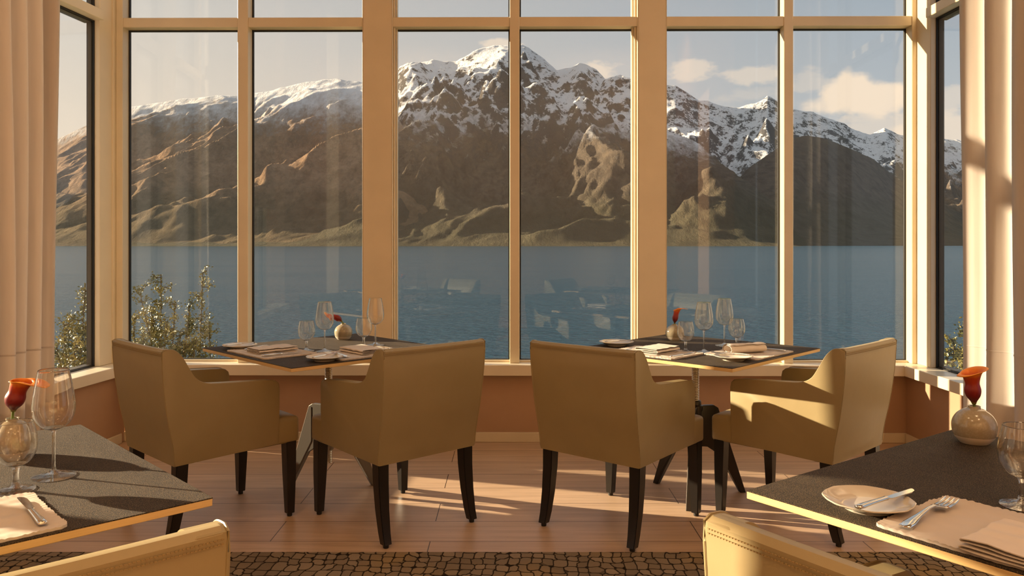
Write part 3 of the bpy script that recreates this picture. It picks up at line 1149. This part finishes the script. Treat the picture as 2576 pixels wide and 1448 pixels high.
def make_napkin(label, x, y, z, deg, length, width, layers=4, fat=.0065, seed=1, roll=False):
    """linen folded over in layers; the folded profile is seen on the two ends"""
    bm = bmesh.new()
    path = []
    th = .0019
    if roll:
        # a loose, fat roll: spiral section
        n = 64
        for k in range(n + 1):
            a = 2 * PI * 1.6 * k / n
            r = .014 + .010 * k / n
            path.append((math.cos(a - PI / 2) * r * 1.75, .0255 + math.sin(a - PI / 2) * r))
    else:
        for l in range(layers):
            zz = .0022 + l * fat
            xs = [-.5, -.42, -.2, 0, .2, .42, .5]
            if l % 2:
                xs = xs[::-1]
            for q in xs:
                path.append((q * width * (1 - .012 * l), zz + .0006 * math.sin(q * 9 + l + seed)))
            if l < layers - 1:
                sgn = 1 if l % 2 == 0 else -1
                for a in (-.8, -.4, 0, .4, .8):
                    path.append((sgn * (width / 2 * (1 - .012 * l) + math.cos(a) * fat * .55), zz + fat / 2 + math.sin(a) * fat / 2))
        path = path
    NL = 22
    rings = []
    mz = max(p[1] for p in path)
    for k in range(NL + 1):
        u = k / NL - .5
        ring_o, ring_i = [], []
        for i, (px, pz) in enumerate(path):
            a = path[max(i - 1, 0)]
            b = path[min(i + 1, len(path) - 1)]
            tx, tz = b[0] - a[0], b[1] - a[1]
            ln = math.hypot(tx, tz) or 1
            nx, nz = -tz / ln, tx / ln
            lift = .004 * mnoise.noise((u * 6, px * 14, seed)) * (pz / mz)
            bend = .004 * mnoise.noise((u * 3, seed * 3.1, .5))
            xx = u * length + .003 * mnoise.noise((px * 20, pz * 300, seed))
            base = max(pz + lift, .0022)
            ring_o.append(bm.verts.new((xx, px + bend + nx * th / 2, base + nz * th / 2)))
            ring_i.append(bm.verts.new((xx, px + bend - nx * th / 2, base - nz * th / 2)))
        rings.append((ring_o, ring_i))
    n = len(path)
    for (o0, i0), (o1, i1) in zip(rings, rings[1:]):
        for k in range(n - 1):
            bm.faces.new((o0[k], o0[k + 1], o1[k + 1], o1[k]))
            bm.faces.new((i0[k + 1], i0[k], i1[k], i1[k + 1]))
        bm.faces.new((o0[0], o1[0], i1[0], i0[0]))
        bm.faces.new((o0[-1], i0[-1], i1[-1], o1[-1]))
    for (o0, i0) in (rings[0], rings[-1]):
        for k in range(n - 1):
            bm.faces.new((o0[k], i0[k], i0[k + 1], o0[k + 1]))
    zmin = min(v.co.z for v in bm.verts)
    for v in bm.verts:
        v.co.z -= zmin
    o = build('napkin', bm, M['napkin'], loc=(x, y, z), rz=R(deg), smooth=60)
    tag(o, label, 'napkin', 'folded linen napkins')
    return o


MT = .0068         # placemat thickness
# far left table
org, e, d = edge_frame((-.933, 4.044), 44.1, .912, '-u')
make_mat('ruffled linen placemat by the left chair, far left table', org, e, d, -.25, .15, .03, .31, TZ, 1)
P = org + e * -.05 + d * .175
make_napkin('flat folded napkin on the left placemat, far left table', P.x, P.y, TZ + MT, 44.1, .20, .125, seed=2)
P = org + e * .095 + d * .15
put_cutlery('k', P.x, P.y, TZ + MT, 44.1, 'silver knife beside the flat napkin, far left table')
P = org + e * -.185 + d * .20
put_cutlery('f', P.x, P.y, TZ + MT, 44.1, 'silver fork half hidden behind the flat napkin, far left table')
put_cutlery('k', -1.375, 4.035, TZ + .0205, 44.1 + 8, 'silver knife lying across the left bread plate, far left table', s=.85)
org, e, d = edge_frame((-.933, 4.044), 44.1, .912, '-v')
make_mat('ruffled linen placemat behind the chair with its back to us, far left table', org, e, d, -.19, .21, .03, .31, TZ, 2)
P = org + e * .02 + d * .18
make_napkin('folded napkin near the overlapping glasses, far left table', P.x, P.y, TZ + MT, 134.1, .20, .125, seed=3)
P = org + e * -.135 + d * .165
put_cutlery('f', P.x, P.y, TZ + MT, 134.1, 'silver fork next to the near bread plate, far left table')
P = org + e * .16 + d * .15
put_cutlery('k', P.x, P.y, TZ + MT, 134.1, 'silver knife hidden by the chair back, far left table')
put_cutlery('k', -.85, 3.628, TZ + .0205, 134 - 70, 'silver knife lying across the near bread plate, far left table', s=.85)
# far right table
org, e, d = edge_frame((.930, 4.03), 46.0, .90, '-u')
make_mat('sunlit ruffled placemat by the left chair, far right table', org, e, d, -.25, .135, .03, .31, TZ, 3)
P = org + e * -.04 + d * .17
make_napkin('flat folded sunlit napkin on the left placemat, far right table', P.x, P.y, TZ + MT, 46, .19, .12, fat=.008, seed=5)
P = org + e * .115 + d * .15
put_cutlery('k', P.x, P.y, TZ + MT, 46, 'silver knife in the shade of the flat napkin, far right table')
P = org + e * -.17 + d * .19
put_cutlery('f', P.x, P.y, TZ + MT, 46, 'silver fork left of the flat napkin, far right table')
put_cutlery('k', .56, 4.15, TZ + .0210, 28, 'silver knife lying across the left bread plate, far right table', s=.85)
org, e, d = edge_frame((.930, 4.03), 46.0, .90, '-v')
make_mat('sunlit ruffled placemat by the right chair, far right table', org, e, d, -.168, .22, .03, .31, TZ, 4)
P = org + e * -.005 + d * .175
make_napkin('fat rolled napkin on the right placemat, far right table', P.x, P.y, TZ + MT, 20, .20, .12, seed=6, roll=True)
P = org + e * .155 + d * .15
put_cutlery('k', P.x, P.y, TZ + MT, 136, 'silver knife beyond the fat napkin, far right table')
P = org + e * -.14 + d * .19
put_cutlery('f', P.x, P.y, TZ + MT, 136, 'silver fork between near bread plate and fat napkin, far right table')
put_cutlery('k', 1.012, 3.640, TZ + .0208, 150, 'silver knife lying across the near bread plate, far right table', s=.85)
# near left table
org, e, d = edge_frame((-1.262, 1.657), 43.8, .91, '-v')
make_mat('sunlit ruffled placemat on the near left table', org, e, d, -.21, .19, .012, .285, TN, 5)
P = org + e * -.07 + d * .15
make_napkin('folded napkin cut off by the left border, near left table', P.x, P.y, TN + MT, 133.8, .20, .13, seed=7)
put_cutlery('k', -.93, 1.535, TN + MT, 132.4, 'silver knife casting a shadow on the near left placemat', s=.98)
# near right table
org, e, d = edge_frame((1.149, 1.593), 36.5, .93, '-u')
make_mat('ruffled placemat under the large fork, near right table', org, e, d, -.192, .215, .012, .292, TN, 6)
P = org + e * .036 + d * .088
make_napkin('thick folded napkin at the right border, near right table', P.x, P.y, TN + MT, 36.5, .165, .135, layers=4, fat=.0062, seed=9)
put_cutlery('f', .802, 1.522, TN + MT, 40.5, 'large silver fork on the placemat of the near right table', s=1.12)
put_cutlery('k', .735, 1.558, TN + .0218, 34, 'silver knife lying across the large bread plate, near right table', s=.95)


# ------------------------------------------------------------------ vases and calla lilies
def vase_proto():
    bm = bmesh.new()
    out = spline([(.0, .0), (.030, .0), (.036, .002), (.0485, .018), (.0535, .040), (.0512, .058), (.0415, .0745), (.0265, .0860), (.0162, .0905), (.0148, .0965)], 5)
    inn = [(.0125, .0965), (.0110, .0955), (.0110, .089), (.018, .082), (.034, .070), (.045, .05), (.044, .03), (.03, .012), (0, .010)]
    add_lathe(bm, out + inn, 48)
    return build('bud_vase', bm, M['vase'], smooth=60)


V0 = vase_proto()
VS = [(-.935, 4.408, TZ, .92, 'round stoneware bud vase with a leaning lily, far left table'),
      (.894, 4.372, TZ, .92, 'round stoneware bud vase behind a goblet, far right table'),
      (-1.225, 1.95, TN, 1.0, 'round stoneware bud vase seen through a goblet, near left table'),
      (1.218, 2.095, TN, 1.0, 'round stoneware bud vase in full view, near right table')]
for i, (x, y, z, s, lab) in enumerate(VS):
    o = V0 if i == 0 else copy_tree(V0)
    o.location = (x, y, z)
    o.rotation_euler = (0, 0, i * 1.3)
    o.scale = (s, s, s)
    tag(o, lab, 'vase', 'stoneware bud vases')


def make_lily(label, x, y, z, az, stem_len, lean, length, width, bendmax, tip, spin, flare=1.0):
    """spathe: funnel whose axis bends towards azimuth az; tip = how far the pointed lip reaches"""
    root = empty('calla_lily', (x, y, z), az)
    tag(root, label, 'flower', 'orange calla lilies')
    # axis curve in local xz plane
    N = 26
    pts = [Vector((0, 0, -.055)), Vector((0, 0, 0))]
    ang = 0.0
    seg = (stem_len + length) / N
    p = Vector((0, 0, 0))
    axis = []
    for k in range(N + 1):
        u = k / N
        a = lean + bendmax * u ** 1.4
        axis.append((p.copy(), a))
        p = p + Vector((math.sin(a), 0, math.cos(a))) * seg
    ks = max(1, int(N * stem_len / (stem_len + length)))
    bm = bmesh.new()
    path = [Vector((-math.sin(lean) * .05, 0, -.05 * math.cos(lean)))] + [q for q, _ in axis[:ks + 3]]
    add_tube(bm, path, .0034, 8)
    build('stem', bm, M['stem'], root, smooth=60)
    bm = bmesh.new()
    lay = bm.verts.layers.float.new('along')
    NV, NA = 30, 44
    rp = spline([(0, .0045), (.08, .0075), (.22, .0165), (.38, .0195), (.55, .0165), (.72, .0175 + .003 * flare), (.86, .0175 + .010 * flare), (.95, .0175 + .018 * flare), (1.0, .0175 + .022 * flare)], 6)
    rs = [q[0] for q in rp]

    def rad(v):
        return float(np.interp(v, rs, [q[1] for q in rp])) * width
    grid = []
    for j in range(NV + 1):
        v = j / NV
        row = []
        for i in range(NA):
            th = 2 * PI * i / NA
            lipw = .5 + .5 * math.cos(th - spin)
            ext = v * (1 + tip * lipw ** 2.2 * v ** 2 - .16 * (1 - lipw) * v ** 3)
            f = min(ext, 1.0) * (N - ks) + ks
            k = min(int(f), N - 1)
            t = f - k
            q0, a0 = axis[k]
            q1, a1 = axis[k + 1]
            c = q0.lerp(q1, t)
            a = a0 + (a1 - a0) * t
            over = max(0, ext - 1.0) * length
            ax = Vector((math.sin(a), 0, math.cos(a)))
            nx = Vector((math.cos(a), 0, -math.sin(a)))
            ny = Vector((0, 1, 0))
            r = rad(v) * (1 + .10 * (i / NA - .5) * min(1, v * 3))
            if v > .8:
                r *= 1 + .12 * math.sin(3 * th + 1) * (v - .8) / .2
            curl = max(0, v - .86) / .14
            P = c + (nx * math.cos(th) + ny * math.sin(th)) * (r + over * .75) + ax * (over * .55 - .010 * curl ** 2 * (1 - .6 * lipw))
            vv = bm.verts.new(P)
            vv[lay] = v
            row.append(vv)
        grid.append(row)
    for j in range(NV):
        for i in range(NA):
            bm.faces.new((grid[j][i], grid[j][(i + 1) % NA], grid[j + 1][(i + 1) % NA], grid[j + 1][i]))
    sp = build('spathe', bm, M['flower'], root, smooth=80)
    md = sp.modifiers.new('thickness', 'SOLIDIFY')
    md.thickness = .0009
    md.offset = 0
    # spadix
    bm = bmesh.new()
    k0 = ks + int((N - ks) * .3)
    k1 = ks + int((N - ks) * .72)
    pth = [q for q, _ in axis[k0:k1]]
    add_tube(bm, pth, [.0042] * (len(pth) - 1) + [.0015], 8)
    build('spadix', bm, M['ply'], root, smooth=60)
    return root


VH = .0965
make_lily('orange calla lily bending left out of the far left table vase', -.935, 4.408, TZ + VH * .92, PI, .012, R(40), .085, .85, R(72), .22, PI * .9, .4)
make_lily('orange calla lily standing up from the far right table vase', .894, 4.372, TZ + VH * .92, 0, .006, R(4), .085, .80, R(22), .45, 0, .3)
make_lily('red orange calla lily with a lip pointing right, near left table', -1.225, 1.95, TN + VH, 0, .016, R(4), .088, 1.15, R(34), .42, 0.0, .30)
make_lily('deep orange trumpet calla lily on the near right table', 1.218, 2.095, TN + VH, PI, .004, R(5), .100, .98, R(-4), .04, PI, .80)


# ------------------------------------------------------------------ shrubs outside
def make_shrub(name, label, base, tips, nleaf, leaf, seed, spread):
    rnd = random.Random(seed)
    root = empty(name, base)
    tag(root, label, 'shrub')
    bs = Vector(base)
    bb = bmesh.new()
    lf = bmesh.new()

    def leaf_at(p, d, s):
        d = d.normalized()
        a = d.cross(Vector((rnd.uniform(-1, 1), rnd.uniform(-1, 1), rnd.uniform(-1, 1))))
        if a.length < 1e-3:
            return
        a.normalize()
        n = d.cross(a)
        w = s * .32
        pts = [p, p + d * s * .35 + a * w, p + d * s, p + d * s * .35 - a * w, p + d * s * .4 + n * s * .06]
        v = [lf.verts.new(q) for q in pts]
        lf.faces.new((v[0], v[1], v[4]))
        lf.faces.new((v[1], v[2], v[4]))
        lf.faces.new((v[2], v[3], v[4]))
        lf.faces.new((v[3], v[0], v[4]))
    for tip in tips:
        T = Vector(tip) - bs
        start = Vector((rnd.uniform(-.12, .12), rnd.uniform(-.12, .12), 0))
        mid = (start + T) * .5 + Vector((rnd.uniform(-.18, .18), rnd.uniform(-.18, .18), 0))
        main = spline([tuple(start), tuple(mid), tuple(T)], 10)
        add_tube(bb, main, [max(.004, .022 * (1 - k / len(main))) for k in range(len(main))], 6)
        L = len(main)
        for k in range(4, L):
            q = main[k]
            fr = k / L
            if q.z < T.z - 2.6:
                continue
            for b in range(3):
                az = rnd.uniform(0, 2 * PI)
                ln = spread * rnd.uniform(.35, 1.0) * (1.15 - fr) + .05
                dr = Vector((math.cos(az), math.sin(az), rnd.uniform(.15, .9))).normalized()
                p0 = main[k - 1].lerp(q, rnd.random())
                tw = spline([tuple(p0), tuple(p0 + dr * ln * .5 + Vector((0, 0, -.01))), tuple(p0 + dr * ln + Vector((0, 0, .05 * ln)))], 4)
                add_tube(bb, tw, [.005, .0045, .004, .0036, .003, .0025, .002, .0016, .0012][:len(tw)], 4, cap=False)
                m = int(nleaf * ln)
                for c in range(m):
                    tpos = rnd.random()
                    i = min(int(tpos * (len(tw) - 1)), len(tw) - 2)
                    P = tw[i].lerp(tw[i + 1], rnd.random())
                    P = P + Vector((rnd.gauss(0, .018), rnd.gauss(0, .018), rnd.gauss(0, .018)))
                    D = dr + Vector((rnd.gauss(0, .8), rnd.gauss(0, .8), rnd.gauss(0, .6)))
                    leaf_at(P, D, leaf * rnd.uniform(.6, 1.25))
        for c in range(int(nleaf * .5)):
            i = rnd.randrange(int(L * .55), L - 1)
            P = main[i].lerp(main[i + 1], rnd.random())
            leaf_at(P, Vector((rnd.gauss(0, 1), rnd.gauss(0, 1), rnd.gauss(.6, .6))), leaf * rnd.uniform(.6, 1.1))
    build('branches', bb, M['bark'], root, smooth=60)
    build('foliage', lf, M['leaf'], root)
    return root


def pt(px, py, Y):
    return ((px - 1288) / 2000 * Y, Y, 1.28 - (py - 608) / 2000 * Y)


make_shrub('shrub', 'small-leaved shrub outside behind the leftmost armchair', (-3.05, 7.2, -3.02),
           [pt(350, 725, 7.0), pt(405, 690, 7.2), pt(510, 685, 7.3), pt(440, 765, 7.0), pt(475, 770, 7.1), pt(380, 770, 7.3), pt(335, 790, 7.0), pt(525, 810, 7.2), pt(420, 815, 6.9), pt(495, 850, 7.0), pt(360, 840, 6.9), pt(455, 835, 7.2), pt(340, 860, 7.2), pt(400, 850, 7.0), pt(520, 870, 7.1), pt(475, 800, 7.0), pt(430, 870, 6.9), pt(385, 800, 7.1)],
           420, .025, 5, .26)
make_shrub('shrub', 'small-leaved shrub outside the left side window', (-3.55, 6.2, -2.88),
           [pt(215, 712, 6.3), pt(160, 810, 6.2), pt(230, 760, 6.4), pt(190, 850, 6.1), pt(215, 810, 6.3), pt(140, 860, 6.0), pt(175, 790, 6.4), pt(205, 880, 6.1), pt(165, 850, 6.3), pt(225, 850, 6.2)],
           420, .024, 6, .26)
make_shrub('shrub', 'yellow-green shrub outside the right side window', (3.5, 6.1, -2.87),
           [pt(2425, 815, 6.2), pt(2400, 850, 6.0), pt(2450, 800, 6.4), pt(2385, 880, 6.0), pt(2420, 880, 6.1), pt(2470, 850, 6.3)],
           330, .032, 7, .22)

bm = bmesh.new()
vs = [bm.verts.new(c) for c in ((-90, 5.9, -2.8), (90, 5.9, -2.8), (140, 78, -13.4), (-140, 78, -13.4), (-90, 5.9, -4.5), (90, 5.9, -4.5), (140, 78, -14.2), (-140, 78, -14.2))]
for q in ((0, 1, 2, 3), (4, 7, 6, 5), (0, 4, 5, 1), (1, 5, 6, 2), (2, 6, 7, 3), (3, 7, 4, 0)):
    bm.faces.new([vs[i] for i in q])
tag(build('ground', bm, M['bank']), 'grassy bank below the windows', 'ground', kind='structure')

# ------------------------------------------------------------------ lake
ZW = -13.0
bm = bmesh.new()
vs = [bm.verts.new(c) for c in ((-9000, 60, 0), (9000, 60, 0), (9000, 9000, 0), (-9000, 9000, 0))]
bm.faces.new(vs)
tag(build('lake', bm, M['water'], loc=(0, 0, ZW)), 'rippled blue lake below the mountains', 'lake', kind='stuff')

# thin evening haze over the lake
m, t, out = new_mat('haze_air')
t.l.new(t.add('ShaderNodeVolumeScatter', {'Color': (0.72, 0.86, 1, 1), 'Density': 0.5e-5, 'Anisotropy': .3}).outputs[0], out.inputs['Volume'])
bm = bmesh.new()
add_box(bm, -9000, 9000, 150, 8990, -12.9, 2600)
tag(build('haze', bm, m), 'thin evening haze over the lake in front of the mountains', 'haze', kind='stuff')

# ------------------------------------------------------------------ mountains
RNG = np.random.RandomState(11)
PERM = np.arange(512)
RNG.shuffle(PERM)
PERM = np.concatenate([PERM, PERM])
GA = RNG.uniform(0, 2 * PI, 512)
GX, GY = np.cos(GA), np.sin(GA)


def perlin(x, y):
    xi, yi = np.floor(x).astype(int), np.floor(y).astype(int)
    xf, yf = x - xi, y - yi
    u, v = xf * xf * xf * (xf * (xf * 6 - 15) + 10), yf * yf * yf * (yf * (yf * 6 - 15) + 10)

    def g(ix, iy, dx, dy):
        h = PERM[(PERM[ix & 511] + iy) & 511]
        return GX[h] * dx + GY[h] * dy
    a = g(xi, yi, xf, yf)
    b = g(xi + 1, yi, xf - 1, yf)
    c = g(xi, yi + 1, xf, yf - 1)
    d_ = g(xi + 1, yi + 1, xf - 1, yf - 1)
    return 1.5 * ((a + (b - a) * u) + ((c + (d_ - c) * u) - (a + (b - a) * u)) * v)


def fbm(x, y, octv=5, gain=.5):
    s = np.zeros_like(x)
    a = 1.0
    for _ in range(octv):
        s += a * perlin(x, y)
        x, y = x * 2.03 + 17.3, y * 2.03 - 9.1
        a *= gain
    return s


def ridged(x, y, octv=5, gain=.42):
    s = np.zeros_like(x)
    a, w = 1.0, np.ones_like(x)
    for _ in range(octv):
        n = 1 - np.abs(perlin(x, y))
        n = n * n
        s += a * n * w
        w = np.clip(n * 1.3, 0, 1)
        x, y = x * 2.07 + 31.7, y * 2.07 + 5.9
        a *= gain
    return s


def make_mountain(label, ridge, y0, xr, yr, step, mat, amp, stretch, slant, rough, spurs=(), base_pow=.5, jag=14.0, seed=0.0, fine=40.0):
    """ridge: (bearing px, elevation px, distance) of crest points -> world; slopes fall from the crest to the shore at y0"""
    rx = np.array([(p - 1288) / 2000 * D for p, q, D in ridge])
    ry = np.array([float(D) for p, q, D in ridge])
    rz = np.array([1.28 + (608 - q) / 2000 * D for p, q, D in ridge])
    xs = np.arange(xr[0], xr[1] + step, step)
    ys = np.arange(yr[0], yr[1] + step * 1.3, step * 1.3)
    X, Y = np.meshgrid(xs, ys)
    # follow the fall line: bearing of every point as seen along the valley axis
    bear = X / Y
    rb = rx / ry
    Dr = np.interp(bear, rb, ry)
    Zr = np.interp(bear, rb, rz)
    Y0 = np.full_like(X, y0)
    Y0 = Y0 + 90 * fbm(X / 900 + seed, Y * 0 + seed, 4)
    t = np.clip((Y - Y0) / (Dr - Y0), -.2, 1.0)
    tt = np.clip(t, 0, 1)
    H = (Zr - ZW)
    shape = (1 - base_pow) * tt + base_pow * tt ** 2
    Z = ZW + H * shape
    wx = X + 160 * fbm(X / 700 + seed, Y / 700, 3)
    wy = Y + 160 * fbm(X / 700 + 40, Y / 700 + seed, 3)
    r1 = ridged((wx + slant * (Dr - wy)) / stretch[0] + seed, wy / stretch[1] + seed * 2.1, 6)
    win = np.clip(tt * 3.5, 0, 1) * np.clip((1 - tt) * 3.0, 0, 1)
    Z = Z + amp * (r1 - 1.0) * win * np.clip(H / 700, .2, 1.6)
    r2 = ridged((wx * .6 + X * .4 + slant * (Dr - wy)) / (stretch[0] * .34) + seed * 5, wy / (stretch[1] * .30) + seed, 4, .45)
    Z = Z + fine * (r2 - .9) * np.clip(tt * 3, 0, 1) * np.clip((1.0 - tt) * 4, 0, 1) ** 1.5 * np.clip(H / 600, .2, 1.3)
    f1 = ridged(X / rough + seed * 3, Y / rough, 5)
    Z = Z + jag * (f1 - .9) * np.clip(tt * 4, 0, 1) * np.clip(H / 500, .25, 1.5)
    for pts, a, wd in spurs:
        best = np.full_like(X, 1e9)
        al = np.zeros_like(X)
        for (ax, ay), (bx_, by_) in zip(pts, pts[1:]):
            dx, dy = bx_ - ax, by_ - ay
            L2 = dx * dx + dy * dy
            s = np.clip(((X - ax) * dx + (Y - ay) * dy) / L2, 0, 1)
            dd = np.hypot(X - ax - s * dx, Y - ay - s * dy)
            m = dd < best
            best = np.where(m, dd, best)
        k = np.clip(1 - best / wd * (1 + .35 * fbm(X / 150, Y / 150, 3)), 0, 1)
        Z = Z + a * k ** 1.15 * np.clip(tt * 4, 0, 1) * np.clip((1.02 - tt) * 6, 0, 1)
    over = Y > Dr
    Z = np.where(over, Zr - (Y - Dr) * .65 + jag * (f1 - .9), Z)
    Z = np.where(t < 0, ZW + (Y - Y0) * .25, Z)
    Z = np.maximum(Z, ZW - 30)
    nx_, ny_ = X.shape[1], X.shape[0]
    co = np.stack([X, Y, Z], -1).reshape(-1, 3)
    idx = np.arange(nx_ * ny_).reshape(ny_, nx_)
    quads = np.stack([idx[:-1, :-1], idx[:-1, 1:], idx[1:, 1:], idx[1:, :-1]], -1).reshape(-1, 4)
    keep = (co[quads][:, :, 2].max(1) > ZW - 2)
    quads = quads[keep]
    uq, inv = np.unique(quads, return_inverse=True)
    co = co[uq]
    quads = inv.reshape(-1, 4)
    me = bpy.data.meshes.new('mountain')
    me.vertices.add(len(co))
    me.vertices.foreach_set('co', co.astype(np.float32).ravel())
    me.loops.add(len(quads) * 4)
    me.loops.foreach_set('vertex_index', quads.astype(np.int32).ravel())
    me.polygons.add(len(quads))
    me.polygons.foreach_set('loop_start', (np.arange(len(quads)) * 4).astype(np.int32))
    me.polygons.foreach_set('use_smooth', np.ones(len(quads), dtype=bool))
    me.update(calc_edges=True)
    me.materials.append(mat)
    o = bpy.data.objects.new('mountain', me)
    COL.objects.link(o)
    tag(o, label, 'mountain')
    return o


TUSS, TUSS2, ROCK = (0.26, 0.165, 0.10), (0.39, 0.255, 0.16), (0.105, 0.10, 0.10)
mt_left = make_terrain('tussock_slopes', 490, 840, TUSS, TUSS2, (0.24, 0.17, 0.115), .7, steep=.30, patch=.5)
mt_mid = make_terrain('rocky_slopes', 430, 740, (0.105, 0.088, 0.072), (0.165, 0.128, 0.094), ROCK, .7, steep=.63, patch=2.1)
mt_far = make_terrain('snowy_range', 380, 680, (0.15, 0.115, 0.088), (0.20, 0.15, 0.11), (0.10, 0.105, 0.115), .3, steep=.72, patch=2.6)
mt_dark = make_terrain('dark_hill', 760, 1000, (0.125, 0.098, 0.080), (0.165, 0.128, 0.100), (0.15, 0.115, 0.085), .5, steep=.35, patch=.5)

A = [(-150, 470), (0, 420), (100, 378), (150, 345), (215, 316), (270, 288), (330, 266), (420, 254), (520, 243), (600, 240), (640, 237), (700, 222), (770, 203), (850, 200), (905, 208), (960, 240), (1010, 310), (1060, 390), (1100, 460), (1150, 560), (1180, 618), (1300, 640)]
A = [(p, q, 4300 - max(0, p - 900) * 3.2) for p, q in A]
make_mountain('brown tussock mountain with a snow-dusted round top, left of the highest peak', A, 2600, (-3300, -60), (2480, 4750), 8.5, mt_left, 60, (460, 1300), .6, 170,
              spurs=[([(-760, 4250), (-1250, 3750), (-1650, 3250)], 80, 380), ([(-700, 3700), (-1050, 3250), (-1250, 2900)], 70, 300), ([(-1500, 4250), (-2000, 3700), (-2350, 3200)], 80, 360)], jag=6, seed=1.7, fine=22)
B = [(700, 470), (800, 390), (880, 300), (940, 232), (990, 188), (1040, 162), (1100, 152), (1150, 155), (1190, 130), (1230, 119), (1262, 115), (1300, 117), (1330, 122), (1370, 145), (1400, 176), (1430, 178), (1457, 165), (1480, 180), (1510, 205), (1560, 215), (1600, 226), (1650, 290), (1680, 330), (1750, 355), (1830, 420), (1900, 470), (1950, 510), (2000, 575), (2040, 620), (2120, 640)]
B = [(p, q, 5500 - max(0, p - 1580) * 5.2) for p, q in B]
make_mountain('highest mountain, a rocky snow-covered peak in the middle windows', B, 2580, (-1750, 1900), (2480, 6000), 9.0, mt_mid, 85, (480, 1300), .4, 240,
              spurs=[([(560, 5350), (330, 4750), (150, 4300)], 170, 400), ([(830, 5350), (680, 4600), (420, 3900), (470, 3300)], 170, 360), ([(-780, 5300), (-560, 4700), (-420, 4200), (-520, 3600)], 170, 360), ([(0, 5400), (-160, 4700), (-140, 4200)], 120, 330),
                     ([(900, 3250), (780, 2900)], 90, 220), ([(980, 3500), (700, 3000)], 70, 200)], jag=13, seed=4.2, fine=20)
C_ = [(1450, 330), (1560, 262), (1640, 224), (1680, 214), (1700, 213), (1720, 224), (1760, 250), (1820, 262), (1860, 266), (1895, 260), (1915, 250), (1930, 238), (1950, 252), (1995, 270), (2050, 284), (2100, 300), (2140, 320), (2190, 336), (2225, 324), (2260, 336), (2310, 350), (2370, 345), (2430, 358), (2560, 380), (2700, 430)]
C_ = [(p, q, 7400) for p, q in C_]
make_mountain('snowy jagged mountain range beyond the dark hills, right windows', C_, 4400, (550, 5600), (4300, 7900), 13.0, mt_far, 130, (560, 1200), .25, 260, jag=15, seed=7.9, fine=26)
D_ = [(1700, 640), (1760, 560), (1820, 490), (1880, 425), (1930, 388), (1990, 348), (2030, 339), (2080, 349), (2130, 370), (2200, 402), (2260, 450), (2340, 492), (2430, 545), (2560, 600), (2700, 640)]
D_ = [(p, q, 4700) for p, q in D_]
make_mountain('smooth dark brown hill in front of the snowy range, right windows', D_, 2900, (900, 3400), (2750, 5100), 12.0, mt_dark, 70, (800, 1800), .2, 220, jag=7, seed=2.6, fine=8)
